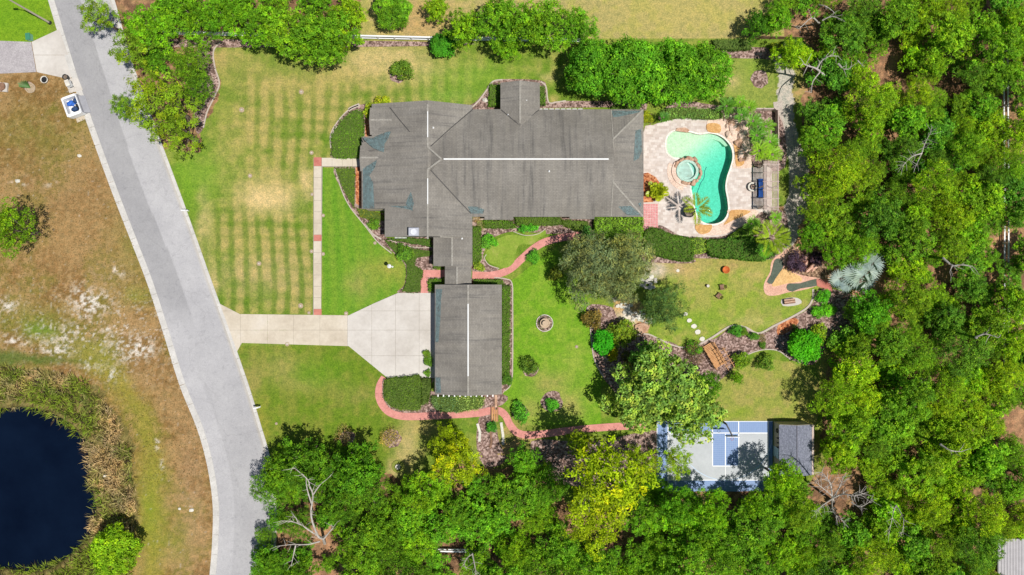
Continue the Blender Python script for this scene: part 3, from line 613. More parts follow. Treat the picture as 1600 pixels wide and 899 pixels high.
# walls under the eaves
bm = bmesh.new(); o = .55
for (x0, x1, y0, y1, h) in ((xw, xe-o, ya+o, yb-o, ZE-.22), (X_(582)+o, xr+5.6, Y_(214), Y_(164)-o, 2.55), (X_(565.5)+o, xr+5.6, Y_(327)+.01, Y_(214)-.01, 2.35), (X_(603)+o, xr+5.6, Y_(371)+o, Y_(327), 2.6),
    (X_(782)+o, X_(843.5)-o, yb-o+.01, Y_(129.5)-o, ZE-.24), (X_(677)+o, X_(738)-o, Y_(416)+.01, Y_(371)+o-.02, ZE-.32), (X_(695)+o, X_(736)-o, gy1-o, Y_(416), ZE-.36), (gx0+o, gx1-o, gy0+o, gy1-o-.01, ZE-.29)):
    box(bm, x0, x1, y0, y1, 0, h)
part('wall', bm, M_stucco, house)
# garage doors face the drive
M_door = plain('garage_door_white', (.72, .70, .66), .5, .04)
for k in range(3):
    y0 = gy0+1.6+k*5.0; bm = bmesh.new()
    for q in range(4): box(bm, gx0+o-.05, gx0+o-.005, y0, y0+3.9, .04+q*.56, .57+q*.56)
    part('garage_door', bm, M_door, house)
M_glass = plain('window_glass', (.04, .06, .07), .08, .05, bs=0)
wins = [(X_(x), ya+o, 0) for x in (775, 820, 850, 880, 945, 975)]+[(X_(x), yb-o, math.pi) for x in (870, 900, 935, 970)]+[(xe-o, Y_(y), math.pi/2) for y in (205, 245, 290)]+[(X_(565.5)+o, Y_(y), -math.pi/2) for y in (232, 280, 305)]+[(gx1-o, Y_(y), math.pi/2) for y in (480, 530, 580)]
for (x, y, r) in wins:
    M_ = Matrix.Translation((x, y, 0)) @ Matrix.Rotation(r, 4, 'Z')
    bm = bmesh.new(); box(bm, -.7, .7, -.06, -.01, .9, .98, M_); box(bm, -.7, .7, -.06, -.01, 2.02, 2.1, M_); box(bm, -.7, -.62, -.06, -.01, .98, 2.02, M_); box(bm, .62, .7, -.06, -.01, .98, 2.02, M_); box(bm, -.02, .02, -.05, -.012, .98, 2.02, M_)
    f = part('window', bm, M_white, house); bm = bmesh.new(); box(bm, -.61, .61, -.03, -.005, .99, 2.01, M_); part('pane', bm, M_glass, f)
bm = bmesh.new(); dx, dy = X_(565.5)+o-.06, Y_(253.5); box(bm, dx, dx+.05, dy-.5, dy+.5, .1, 2.15); fd = part('front_door', bm, plain('door_brown', (.12, .05, .03), .5), house)
bm = bmesh.new(); bmesh.ops.create_uvsphere(bm, u_segments=8, v_segments=6, radius=.04); bmesh.ops.translate(bm, verts=bm.verts, vec=(dx-.05, dy-.4, 1.05)); part('handle', bm, M_dark, fd)
# ridges, vents and caps
def strip(name, pts, wd, h, mat, zf=None):
    bm = bmesh.new()
    for a, b_ in zip(pts, pts[1:]): beam(bm, a, b_, wd, h)
    return part(name, bm, mat, house)
strip('ridge_vent', [(X_(690, zr)+.3, yr, zr+.03), (X_(951, zr), yr, zr+.03)], .21, .08, M_vent)
strip('ridge_vent', [(xr, Y_(207, 5), zrb+.03), (xr, Y_(165, 5)-.2, zrb+.03)], .30, .1, M_vent) if False else None
for y0, y1 in ((216, 176), (320, 280)): strip('ridge_vent', [(xr, Y_(y0, 4.9), zrb+.03), (xr, Y_(y1, 4.9), zrb+.03)], .15, .08, M_vent)
strip('ridge_vent', [(gxr, Y_(588, 4.3), zg+.03), (gxr, Y_(475, 4.3), zg+.03)], .19, .08, M_vent)
cz = .012
caps = [[(xr, Y_(374, 4.9), zrb+cz), (xr, Y_(320, 4.9), zrb+cz)], [(xr, Y_(280, 4.9), zrb+cz), (xr, Y_(266, 4.9), zrb+cz), (xw, yr, zr+cz), (xr, Y_(231, 4.9), zrb+cz), (xr, Y_(216, 4.9), zrb+cz)], [(xr, Y_(176, 4.9), zrb+cz), (xr, Y_(164.5, 4.9), zrb+cz)],
 [(gxr, gy0+.05, zg+cz), (gxr, Y_(588, 4.3), zg+cz)], [(gxr, Y_(475, 4.3), zg+cz), (gxr, gy1-.05, zg+cz)],
 [(xe-.1, yb-.1, ZE+cz+.03), (xg+.05, yb-run, zs+cz)], [(xe-.1, ya+.1, ZE+cz+.03), (xg+.05, ya+run, zs+cz)],
 [(X_(812.5), Y_(130), ZE+(X_(843.5)-X_(782))/2*PT+cz), (X_(812.5), Y_(196), ZE+(X_(843.5)-X_(782))/2*PT+cz)],
 [(X_(707), Y_(415.5), ZE+.72+cz), (X_(707), Y_(371), ZE+.72+cz), (X_(690), Y_(371), zB(X_(690), 0)+.02)], [(X_(714.5), Y_(445), ZE+.5+cz), (X_(714.5), Y_(417), ZE+.5+cz)],
 [(X_(581), Y_(191), zB(X_(579.5), 0)+.77+cz), (X_(625), Y_(191), zB(X_(579.5), 0)+.77+cz)], [(X_(565), Y_(248), zB(X_(563.5), 0)+.64+cz), (X_(600), Y_(248), zB(X_(563.5), 0)+.64+cz)]]
for c_ in caps: strip('ridge_cap', c_, .26, .03, M_cap)
M_valley = plain('valley_metal', (.065, .062, .06), .7, .1)
def on_roof(px, py, f):
    z = 3.5
    for _ in range(6): q = P(px, py, z); z = f(q.x, q.y)
    return P(px, py, z)
for pts, f in (([(673, 229), (706, 199), (739, 171)], max), ([(673, 266), (706, 302), (736, 334)], max), ([(783, 172), (812, 196), (842, 172)], zA and max), ([(609, 168), (624, 187), (640, 206)], max), ([(566, 215), (570, 222)], max)):
    bm = bmesh.new(); q = [on_roof(a, b_, lambda x, y: max(zA(x, y), zB(x, y)) if y < yb and y > ya else zB(x, y)) for a, b_ in pts]
    for a, b_ in zip(q, q[1:]): beam(bm, a+Vector((0, 0, .035)), b_+Vector((0, 0, .035)), .13, .05)
    part('valley_flashing', bm, M_valley, house)
strip('roof_seam', [(xg+.03, ya+.1, ZE+.05), (xg+.03, ya+run, zs+.05), (xg+.03, yb-run, zs+.05), (xg+.03, yb-.1, ZE+.05)], .14, .05, M_cap)
# teal patches on the shingles
def patch(pts, f, dz=.02):
    q = [on_roof(a, b_, f) for a, b_ in pts]
    bm = bmesh.new(); tr = tessellate_polygon([[Vector((a.x, a.y, 0)) for a in q]])
    vv = [bm.verts.new(a+Vector((0, 0, dz))) for a in q]
    for t in tr:
        try: bm.faces.new([vv[i] for i in t])
        except ValueError: pass
    bmesh.ops.solidify(bm, geom=bm.faces[:], thickness=.012); fixn(bm); part('roof_patch', bm, M_teal, house)
patch([(568, 216), (583, 216), (590, 212), (606, 206), (611, 206), (606, 218), (601, 225), (600, 238), (593, 236), (582, 231), (570, 220)], lambda x, y: zB(x, y)+.28, .05)
patch([(567, 262), (577, 258), (589, 250), (586, 262), (577, 275), (583, 285), (585, 326), (567, 326)], zB)
patch([(606, 322), (640, 322), (646, 330), (640, 328), (632, 326)], zB); patch([(637, 310), (642, 300), (647, 318), (644, 328), (634, 320)], zB)
patch([(731, 323), (745, 323), (757, 328), (755, 334), (735, 334)], zA)
patch([(955, 173), (1003, 173.5), (996, 183), (958, 183)], zA); patch([(993, 204), (1002, 202), (1003, 236), (998, 248), (990, 252)], zA)
patch([(966, 323), (985, 322), (998, 318), (1002, 316), (1002, 337), (980, 337)], zA)
patch([(681, 452), (691, 452), (689, 470), (688, 500), (685, 535), (680.5, 535)], zG); patch([(680.5, 590), (688, 590), (689, 614), (681, 614)], zG)
# pipes, rooftop unit
for (x, y, f) in ((677, 200, zB), (823, 158, lambda a, b_: ZE+.5), (858, 268, zA), (722, 373, lambda a, b_: ZE+.35), (794, 180, zA)):
    q = on_roof(x, y, f); bm = bmesh.new(); tube(bm, [(q.x, q.y, q.z-.05), (q.x, q.y, q.z+.4)], .07, 8); tube(bm, [(q.x, q.y, q.z+.02), (q.x, q.y, q.z+.08)], .14, 8); part('vent_pipe', bm, M_vent, house)
q = on_roof(647.5, 363, zB); t = thing('air_conditioner', 'pale grey air conditioning unit with a round fan on the roof edge', 'air conditioner', (q.x, q.y, q.z-.3))
bm = bmesh.new(); box(bm, -.75, .75, -.6, .6, .1, 1.1); part('casing', bm, plain('ac_grey', (.40, .41, .46), .5, .06), t)
bm = bmesh.new(); lathe(bm, [(.46, 1.1), (.46, 1.16), (.38, 1.16), (.38, 1.12), (.14, 1.12), (.12, 1.19)], 20); part('fan_guard', bm, plain('ac_white', (.60, .61, .66), .5, .04), t)
bm = bmesh.new(); box(bm, -.8, .8, -.65, .65, 0, .1); part('base_rail', bm, M_dark, t)
# rafter tails under the garage gable, porch soffit bits
for k in range(11):
    x = X_(684+k*8.6); bm = bmesh.new(); box(bm, x-.09, x+.09, gy0-.42, gy0+.3, 2.2, 2.42); part('rafter_tail', bm, M_white, house)
bm = bmesh.new(); box(bm, gx0+.1, gx1-1.4, gy0-.12, gy0-.02, 2.05, 2.2); part('trellis_beam', bm, M_dark, house)
for k in range(8):
    x = X_(844+k*9); bm = bmesh.new(); box(bm, x-.35, x+.35, yb-.1, yb+.14, 2.45, 2.6); part('soffit_vent', bm, M_white, house)
for k in range(9): bm = bmesh.new(); x = X_(617+k*2.1); box(bm, x-.04, x+.04, Y_(372.5), Y_(370), 2.3, 2.5); part('eave_louvre', bm, M_white, house)
# entrance recess and steps
slab('entry_step', [(740, 334), (756, 334), (756, 344), (740, 344)], .12, plain('step_stone', (.5, .4, .33), .85))

# ------------------------------------------------------------------ pool, spa and deck
def pool():
    PO = smooth_closed(POOL, 5); ow = [V2(*p) for p in PO]
    m, nt, b = new_mat('travertine'); v = world_vec(nt); br = nt.nodes.new('ShaderNodeTexBrick'); br.inputs['Scale'].default_value = 1; br.inputs['Brick Width'].default_value = .62; br.inputs['Row Height'].default_value = .42
    br.inputs['Color1'].default_value = (.68, .61, .55, 1); br.inputs['Color2'].default_value = (.52, .43, .37, 1); br.inputs['Mortar'].default_value = (.52, .46, .42, 1); br.inputs['Mortar Size'].default_value = .015; L(nt, v, br.inputs['Vector'])
    c = mix(nt, 'MULTIPLY', 1, br.outputs[0], ramp(nt, noise(nt, 1.6, 5, .7, v), [(.3, (.86, .84, .84)), (.7, (1.08, 1.08, 1.1))])); L(nt, c, b.inputs['Base Color']); b.inputs['Roughness'].default_value = .8; bump(nt, b, br.outputs['Fac'], .2, .01)
    dk = smooth_closed(DECK, 3)
    bm = bmesh.new(); bm_slab(bm, [V2(*p) for p in dk], -.6, .10, [ow]); structure(me_obj('pool_deck', bm_mesh('pool_deck', bm, m)))
    # shell
    def depth(p):
        s = ((p[0]-104.0+0)*0)  # unused
        return 0
    bm = bmesh.new(); bm_slab(bm, ow, None, 0); bm.verts.ensure_lookup_table()
    dirx = Vector((.62, -.78, 0)).normalized(); o0 = P(1048, 215)
    for k in range(1, 40):
        bmesh.ops.bisect_plane(bm, geom=bm.verts[:]+bm.edges[:]+bm.faces[:], plane_co=o0+dirx*(k*.4-1), plane_no=dirx)
    def dp(co):
        s = (Vector((co.x, co.y, 0))-o0).dot(dirx); t = min(max((s-2.2)/6.5, 0), 1); return .22+1.35*t*t*(3-2*t)
    for v_ in bm.verts: v_.co.z = -dp(v_.co)
    edges = [e for e in bm.edges if e.is_boundary]; r = bmesh.ops.extrude_edge_only(bm, edges=edges)
    for v_ in [g for g in r['geom'] if isinstance(g, bmesh.types.BMVert)]: v_.co.z = .09
    fixn(bm)
    m2, nt, b = new_mat('pool_plaster'); v = world_vec(nt); n = noise(nt, 3.6, 5, .85, v, .6)
    L(nt, ramp(nt, n, [(.34, (.46, .47, .31)), (.66, (.80, .78, .57))]), b.inputs['Base Color']); b.inputs['Roughness'].default_value = .7
    pl = structure(me_obj('pool_basin', bm_mesh('pool_basin', bm, m2)))
    # ledge on the north-east curve
    lg = smooth_open([(1092, 211), (1108, 209), (1122, 212), (1134, 220), (1140, 227)], 5); li = smooth_open([(1134, 228), (1126, 221), (1114, 217), (1104, 217), (1096, 219)], 5)
    bm = bmesh.new(); bm_slab(bm, [V2(a, b_) for a, b_ in lg+li], -2.0, -.42); part('pool_ledge', bm, m2, pl)
    # pool water
    m3 = bpy.data.materials.new('pool_water'); m3.use_nodes = True; nt = m3.node_tree; nt.nodes.remove(nt.nodes['Principled BSDF']); out = nt.nodes['Material Output']
    tr = nt.nodes.new('ShaderNodeBsdfTransparent'); gl = nt.nodes.new('ShaderNodeBsdfGlossy'); gl.inputs['Roughness'].default_value = .08
    fr = nt.nodes.new('ShaderNodeFresnel'); fr.inputs['IOR'].default_value = 1.33; mx = nt.nodes.new('ShaderNodeMixShader'); v = world_vec(nt)
    bp = nt.nodes.new('ShaderNodeBump'); bp.inputs['Strength'].default_value = .5; bp.inputs['Distance'].default_value = .04; L(nt, noise(nt, 3.2, 3, .6, v, .8), bp.inputs['Height']); L(nt, bp.outputs[0], gl.inputs['Normal']); L(nt, bp.outputs[0], fr.inputs['Normal'])
    tr.inputs[0].default_value = (.93, 1, .99, 1)
    L(nt, fr.outputs[0], mx.inputs[0]); L(nt, tr.outputs[0], mx.inputs[1]); L(nt, gl.outputs[0], mx.inputs[2]); L(nt, mx.outputs[0], out.inputs[0])
    ab = nt.nodes.new('ShaderNodeVolumeAbsorption'); ab.inputs['Color'].default_value = (.0, .935, .92, 1); ab.inputs['Density'].default_value = .58; L(nt, ab.outputs[0], out.inputs['Volume'])
    bm = bmesh.new(); bm_slab(bm, [V2(*p) for p in PO], -2.4, -.06)
    r0 = [v_ for v_ in bm.verts if v_.co.z < -1]; top = [v_ for v_ in bm.verts if v_.co.z > -1]
    if not any(len(f.verts) > 4 for f in bm.faces):
        # close the bottom
        lo = {}; 
        for f in [f for f in bm.faces if all(v_.co.z > -1 for v_ in f.verts)]:
            vv = []
            for v_ in f.verts:
                k = (round(v_.co.x, 5), round(v_.co.y, 5)); 
                if not lo: lo.update({(round(q.co.x, 5), round(q.co.y, 5)): q for q in r0})
                vv.append(lo[k])
            bm.faces.new(vv[::-1])
    fixn(bm); wo = me_obj('pool_water', bm_mesh('pool_water', bm, m3)); structure(wo)
    # coping
    cop = []
    bm = bmesh.new(); cx, cy = sum(p[0] for p in PO)/len(PO), sum(p[1] for p in PO)/len(PO)
    n = len(PO); outr = []
    for i in range(n):
        a, c = Vector(PO[i-1]), Vector(PO[(i+1) % n]); d = (c-a).normalized(); outr.append((PO[i][0]+d.y*-1.0*(-1 if area2(PO) > 0 else 1)*2.4, PO[i][1]+d.x*(-1 if area2(PO) > 0 else 1)*2.4))
    bm_slab(bm, [V2(*p) for p in outr], .05, .13, [ow]); structure(me_obj('pool_coping', bm_mesh('pool_coping', bm, mottle('coping_stone', [(.3, (.72, .66, .56)), (.7, (.84, .80, .72))], 1, 5, .8))))
    return m2, m3
M_plaster, M_pw = pool()
# spa
cx, cy = 1073, 268
spa = thing('spa', 'round raised hot tub ringed by brown rocks at the pool edge', 'hot tub', (*V2(cx, cy), 0))
bm = bmesh.new(); n = 28
lathe(bm, [(1.72, 0), (1.72, .5), (1.34, .5), (1.34, .02), (.86, .0), (.84, -.45), (.0, -.45)], n); fixn(bm)
part('tub', bm, mottle('tub_plaster', [(.3, (.34, .52, .44)), (.7, (.48, .62, .52))], 2, 6), spa)
bm = bmesh.new(); lathe(bm, [(1.335, .35), (1.335, .38)], n); part('water', bm, M_pw, spa)
M_ab = bpy.data.materials.new('spa_water'); 
rg = random.Random(3)
for k in range(26):
    a = k/26*2*math.pi+rg.uniform(-.08, .08)
    if 2.75 < a < 4.3: continue
    r_ = 1.95+rg.uniform(-.12, .25)
    bm = rock_bm(rg, rg.uniform(.32, .5), rg.uniform(.22, .34), rg.uniform(.25, .42), sub=2)
    o_ = part('rock', bm, M_rock, spa, True); o_.location = (r_*math.cos(a), r_*math.sin(a), .32); o_.rotation_euler = (rg.uniform(-.2, .2), 0, a+math.pi/2)
for (a0, a1, r0, r1, z) in ((2.5, 4.7, 1.73, 2.4, .34), (2.7, 4.5, 2.4, 3.1, .16)):
    bm = bmesh.new(); ar = [a0+(a1-a0)*k/16 for k in range(17)]
    bm_slab(bm, [(r1*math.cos(a), r1*math.sin(a)) for a in ar]+[(r0*math.cos(a), r0*math.sin(a)) for a in ar[::-1]], .05, z); part('spa_step', bm, mottle('rose_flagstone', [(.3, (.60, .42, .33)), (.7, (.74, .58, .47))], 1, 5, .85) if a0 == 2.5 else MATS['rose_flagstone'], spa)
# flagstones and boulders round the pool
M_flag = MATS['rose_flagstone']; M_oran = mottle('ochre_rock_stain', [(.3, (.45, .22, .07)), (.6, (.62, .36, .14)), (.8, (.70, .52, .34))], 2.4, 7, .85, .4)
slab('flagstone_terrace', [(1104, 192), (1113, 184), (1135, 184), (1150, 181), (1165, 190), (1170, 210), (1173, 250), (1175, 262), (1145, 262), (1148, 245), (1146, 230), (1134, 216), (1122, 208), (1106, 207)], .15, M_flag, sm=3)
slab('flagstone_terrace', [(1137, 328), (1180, 328), (1182, 336), (1165, 350), (1140, 364), (1110, 368), (1092, 366), (1086, 352), (1095, 352), (1116, 354), (1132, 346), (1139, 336)], .15, M_flag, sm=2)
slab('ochre_rock', [(1104, 195), (1116, 193), (1125, 197), (1124, 208), (1106, 206)], .21, M_oran, sm=3); slab('ochre_rock', [(1088, 350), (1100, 352), (1112, 352), (1108, 363), (1094, 366), (1086, 358)], .21, M_oran, sm=3)
slab('ochre_rock', [(1142, 329), (1172, 330), (1160, 338), (1144, 345), (1130, 352), (1138, 340)], .21, M_oran, sm=3); slab('ochre_rock', [(1146, 222), (1160, 236), (1162, 256), (1150, 260), (1148, 240)], .21, M_oran, sm=3)
wf = thing('rock_waterfall', 'heap of reddish boulders at the top right of the pool', 'rock feature', (*V2(1155, 205), 0))
for k in range(46):
    px_, py_ = rg.uniform(1132, 1172), rg.uniform(184, 252)
    if (px_-1150)*.5+1148 < 1148-0 and py_ > 215: continue
    if px_ < 1150 and py_ > 222: continue
    if px_ > 1166 and py_ < 192: continue
    q = P(px_, py_); s = rg.uniform(.35, .85); b_ = part('boulder', rock_bm(rg, s, s*rg.uniform(.5, .8), s*rg.uniform(.35, .7)), MATS['rose_flagstone'] if rg.random() < .6 else M_rock, wf, False)
    b_.location = (q.x-wf.location.x, q.y-wf.location.y, .2+rg.uniform(0, .2)); b_.rotation_euler = (rg.uniform(-.4, .4), rg.uniform(-.3, .3), rg.uniform(0, 3))
for (x, y, w_, h_, a) in ((1058, 203, 20, 3, 0), (1070, 203, 18, 3, .1)): 
    pass
slab('coping_rock', [(1055, 205), (1057, 201), (1070, 200), (1077, 204), (1074, 208), (1060, 206)], .26, M_rock)
# pool cleaner hose
bm = bmesh.new(); tube(bm, [(*V2(x, y), -.05) for x, y in smooth_open([(1104, 261), (1101, 268), (1100, 278), (1095, 286), (1092, 294), (1088, 305)], 4)], .05, 5)
tag(me_obj('pool_cleaner_hose', bm_mesh('pool_cleaner_hose', bm, plain('hose_blue', (.02, .10, .13), .5))), 'dark pool cleaner hose floating in the turquoise water', 'hose')

# ------------------------------------------------------------------ foliage
def leaf_mat(name, trans=.35, rough=.55, spec=.35, gain=1.0):
    m, nt, b = new_mat(name); at = nt.nodes.new('ShaderNodeAttribute'); at.attribute_name = 'Col'; oi = nt.nodes.new('ShaderNodeObjectInfo')
    c = mix(nt, 'MULTIPLY', 1, at.outputs['Color'], oi.outputs['Color'])
    v = world_vec(nt); c = mix(nt, 'MULTIPLY', 1, c, ramp(nt, noise(nt, .35, 4, .6, v), [(.3, (.74, .80, .9)), (.7, (1.28, 1.18, 1.0))]))
    L(nt, c, b.inputs['Base Color']); b.inputs['Roughness'].default_value = rough; b.inputs['Specular IOR Level'].default_value = spec
    t = nt.nodes.new('ShaderNodeBsdfTranslucent'); c2 = mix(nt, 'MULTIPLY', 1, c, (1.15, 1.3, .6)); L(nt, c2, t.inputs[0])
    mx = nt.nodes.new('ShaderNodeMixShader'); mx.inputs[0].default_value = trans; out = nt.nodes['Material Output']
    L(nt, b.outputs[0], mx.inputs[1]); L(nt, t.outputs[0], mx.inputs[2]); L(nt, mx.outputs[0], out.inputs[0]); return m
M_leaf = leaf_mat('broad_leaf', .35, .6, .12); M_needle = leaf_mat('needle', .3, .7, .1); M_palm = leaf_mat('palm_leaf', .3, .4, .5)
def unit(a): return a/np.maximum(np.linalg.norm(a, axis=-1, keepdims=True), 1e-9)
GAIN = 2.0
def leaves(name, C, N, size, cols, mat, aspect=.55, rng=None, A=None):
    """one diamond shaped leaf per centre; N its normal, A (optional) its long axis"""
    n = len(C); rng = rng or np.random.default_rng(1)
    N = unit(N); R = rng.normal(size=(n, 3)) if A is None else A
    U = unit(R-N*np.sum(R*N, 1, keepdims=True)); W = np.cross(N, U); s = size[:, None]
    fold = N*s*.18
    V = np.stack([C-U*s*.5, C+W*s*aspect*.5+fold, C+U*s*.5, C-W*s*aspect*.5+fold], 1).reshape(-1, 3)
    F = np.arange(n*4).reshape(n, 4)
    F = np.concatenate([F[:, [0, 1, 2]], F[:, [0, 2, 3]]]) if False else F
    return np_mesh(name, V, F, mat, np.repeat(np.minimum(cols*GAIN, .8), 4, 0))
def dirs(rng, n, zmin=-.35):
    d = unit(rng.normal(size=(n*3, 3))); d = d[d[:, 2] > zmin]; return d[:n]
def crown(seed, R, zb, zt, nl, sprays_per, leaves_per, base, leafsize=.3, spread=.34, lobe=(.24, .40), yel=.25, mat=None, zmin=-.25, flat=.75, aspect=.55, upbias=.55, jit=.22, irregular=.18, relief=.48, name='crown'):
    """a crown of lobes; each lobe a shell of sprays; each spray a handful of leaves"""
    rng = np.random.default_rng(seed); lob = []
    for i in range(nl):
        r = R*(1-.30)*math.sqrt((i+.5)/nl); a = i*2.39996+rng.uniform(-.4, .4); r *= 1+rng.uniform(-irregular, irregular)
        lr = R*rng.uniform(*lobe); z = zb+(zt-zb)*(.30+.62*math.sqrt(max(0, 1-(r/R)**2)))*rng.uniform(1.08-relief, 1.08)-lr*.3
        lob.append((r*math.cos(a), r*math.sin(a), z, lr))
    Cs, Ns, K, Sz = [], [], [], []
    base = np.array(base)
    for (x, y, z, lr) in lob:
        k = int(sprays_per*(lr/(R*.32))**2); d = dirs(rng, k, zmin); k = len(d)
        rr = lr*(rng.uniform(.70, 1.10, (k, 1))); c = np.array((x, y, z))+d*rr*np.array((1, 1, flat))
        q = np.zeros(k, bool)
        for (x2, y2, z2, l2) in lob:
            e = (c-np.array((x2, y2, z2)))/np.array((1, 1, flat)); q |= (np.linalg.norm(e, axis=1) < l2*.62)
        c, d = c[~q], d[~q]; k = len(c)
        if k == 0: continue
        lobecol = rng.uniform(.78, 1.2)
        sc = base*rng.uniform(1-jit, 1+jit, (k, 1))*lobecol; yl = rng.random((k, 1)) < yel; sc = np.where(yl, sc*np.array((1.5, 1.22, .9)), sc)
        off = rng.normal(size=(k, leaves_per, 3))*spread*np.array((1, 1, .55))
        Cs.append((c[:, None]+off).reshape(-1, 3))
        nn = d[:, None]*.55+np.array((0, 0, upbias))+unit(rng.normal(size=(k, leaves_per, 3)))*.75+off*.6
        Ns.append(nn.reshape(-1, 3)); K.append((sc[:, None]*rng.uniform(.8, 1.2, (k, leaves_per, 1))).reshape(-1, 3)); Sz.append(rng.uniform(.7, 1.3, k*leaves_per)*leafsize)
    C = np.concatenate(Cs); N = np.concatenate(Ns); Kc = np.concatenate(K); sz = np.concatenate(Sz)
    return leaves(name, C, N, sz, Kc, mat or M_leaf, aspect, rng), lob
def trunk(seed, lob, R, zb, r0, mat=M_bark, name='trunk', wig=.35, lean=0):
    rng = random.Random(seed); bm = bmesh.new(); f = Vector((rng.uniform(-.3, .3), rng.uniform(-.3, .3), zb*.62))
    tube(bm, [(0, 0, -.3), (0, 0, 0), (f.x*.6, f.y*.6, f.z*.5), f], [r0*1.35, r0*1.15, r0, r0*.85], 8)
    for (x, y, z, lr) in lob[::max(1, len(lob)//11)]:
        e = Vector((x, y, z)); m = f.lerp(e, .5)+Vector((rng.uniform(-wig, wig), rng.uniform(-wig, wig), rng.uniform(0, .6)))
        tube(bm, [f-Vector((0, 0, .2)), f.lerp(m, .5)+Vector((0, 0, .1)), m, e], [r0*.55, r0*.42, r0*.28, .04], 5)
        for _ in range(2):
            g = e+Vector((rng.uniform(-1, 1), rng.uniform(-1, 1), rng.uniform(.0, .6)))*lr*.8; tube(bm, [m, m.lerp(g, .6)+Vector((0, 0, .15)), g], [r0*.2, r0*.13, .03], 4)
    return bm_mesh(name, bm, mat, True)
SP = {}
def species(key, variants, **kw):
    L_ = []
    for s in range(variants):
        a = dict(kw); R = a.pop('R'); zb = a.pop('zb'); zt = a.pop('zt'); r0 = a.pop('r0', .28); bk = a.pop('bark', M_bark)
        me, lob = crown(seed=hash_(key)+s*17, R=R, zb=zb, zt=zt, **a); tm = trunk(s+5, lob, R, zb, r0, bk); L_.append((me, tm, R, zb, zt))
    SP[key] = L_
def hash_(s): return sum(ord(c)*(i+3) for i, c in enumerate(s)) % 9973
GRN = (.094, .208, .010)
species('oak', 6, R=5, zb=2.6, zt=9.8, nl=36, sprays_per=46, leaves_per=13, base=GRN, leafsize=.32, spread=.19, irregular=.42, lobe=(.13, .30), jit=.42, yel=.3, upbias=.45)
species('fine', 3, R=5, zb=2.6, zt=10.2, nl=44, sprays_per=60, leaves_per=12, base=(.10, .205, .010), leafsize=.22, spread=.17, irregular=.45, lobe=(.12, .26), jit=.5, yel=.3, upbias=.4)
species('coarse', 3, R=5, zb=2.4, zt=9, nl=30, sprays_per=34, leaves_per=9, base=(.085, .215, .010), leafsize=.46, spread=.22, irregular=.45, lobe=(.16, .32), jit=.45, yel=.25, aspect=.65)
species('laurel', 3, R=4.6, zb=1.2, zt=7.4, nl=26, sprays_per=62, leaves_per=13, base=(.075, .20, .012), leafsize=.30, spread=.19, jit=.4, lobe=(.28, .40), irregular=.1, r0=.2, zmin=-.5)
species('pine', 3, R=5, zb=4.5, zt=11, nl=34, sprays_per=11, leaves_per=34, base=(.115, .195, .012), leafsize=.44, spread=.27, jit=.35, lobe=(.14, .24), aspect=.30, yel=.2, mat=M_needle, irregular=.4, upbias=.35, zmin=0)
species('yellow', 3, R=5, zb=4.5, zt=11.5, nl=42, sprays_per=13, leaves_per=34, base=(.185, .255, .006), leafsize=.40, spread=.27, jit=.35, lobe=(.13, .22), aspect=.36, yel=.1, mat=M_needle, irregular=.30, upbias=.4, zmin=.05)
species('greyoak', 2, R=5, zb=2.4, zt=8.2, nl=32, sprays_per=52, leaves_per=14, base=(.098, .132, .058), leafsize=.40, spread=.24, lobe=(.16, .30), aspect=.24, yel=.35, irregular=.4, jit=.6)
species('pale', 2, R=5, zb=3.2, zt=9.4, nl=34, sprays_per=50, leaves_per=8, base=(.125, .215, .042), leafsize=.38, spread=.20, lobe=(.14, .30), aspect=.7, yel=.4, irregular=.4, jit=.6)
species('round', 2, R=2.5, zb=.3, zt=3.4, nl=14, sprays_per=46, leaves_per=7, base=(.045, .29, .008), leafsize=.34, spread=.20, lobe=(.34, .46), aspect=.75, irregular=.1, r0=.1, zmin=-.5, yel=.15)
species('shrub', 5, R=1.5, zb=.0, zt=1.7, nl=12, sprays_per=24, leaves_per=8, base=(.09, .17, .02), jit=.42, leafsize=.22, spread=.13, lobe=(.24, .46), irregular=.38, r0=.05, zmin=-.5)
species('wispy', 2, R=1.5, zb=.0, zt=1.6, nl=8, sprays_per=14, leaves_per=5, base=(.20, .17, .07), leafsize=.22, spread=.2, lobe=(.34, .5), irregular=.2, r0=.05, zmin=-.3, aspect=.3)
def tree(kind, px, py, rpx, tintc, label, cat='tree', group=None, name=None, var=None, zs=1.0, rot=None, ell=1.0, nocrown=False):
    """stand a tree so that its crown is seen at (px,py) with a radius of rpx pixels in the photograph"""
    vs_ = SP[kind]; rg_ = random.Random(int(px*13+py*7)); k = rg_.randrange(len(vs_)) if var is None else var % len(vs_); me, tm, R, zb, zt = vs_[k]
    zmid = (zb*.35+zt*.65); s = rpx/10/R; 
    for _ in range(3): s = rpx/10*(1-zmid*s*zs/HC)/R
    q = P(px, py, zmid*s*zs)
    t = thing(name or 'oak_tree', label, cat, (q.x, q.y, 0), rg_.uniform(0, 6.28) if rot is None else rot, group); t.scale = (s*ell, s/ell, s*zs)
    c = me_obj('crown' if zt > 3.6 else 'foliage', me, t); c.color = (*tintc, 1); me_obj('trunk' if zt > 3.6 else 'stem', tm, t)
    return t
ORD = ['leftmost', 'second from left', 'third from left', 'fourth from left', 'fifth from left', 'sixth from left', 'seventh from left', 'eighth from left', 'ninth from left', 'tenth from left', 'eleventh from left', 'twelfth from left', 'thirteenth from left', 'fourteenth from left', 'fifteenth from left', 'sixteenth from left', 'seventeenth from left', 'eighteenth from left', 'nineteenth from left', 'twentieth from left', 'twenty-first from left', 'twenty-second from left', 'twenty-third from left', 'twenty-fourth from left']
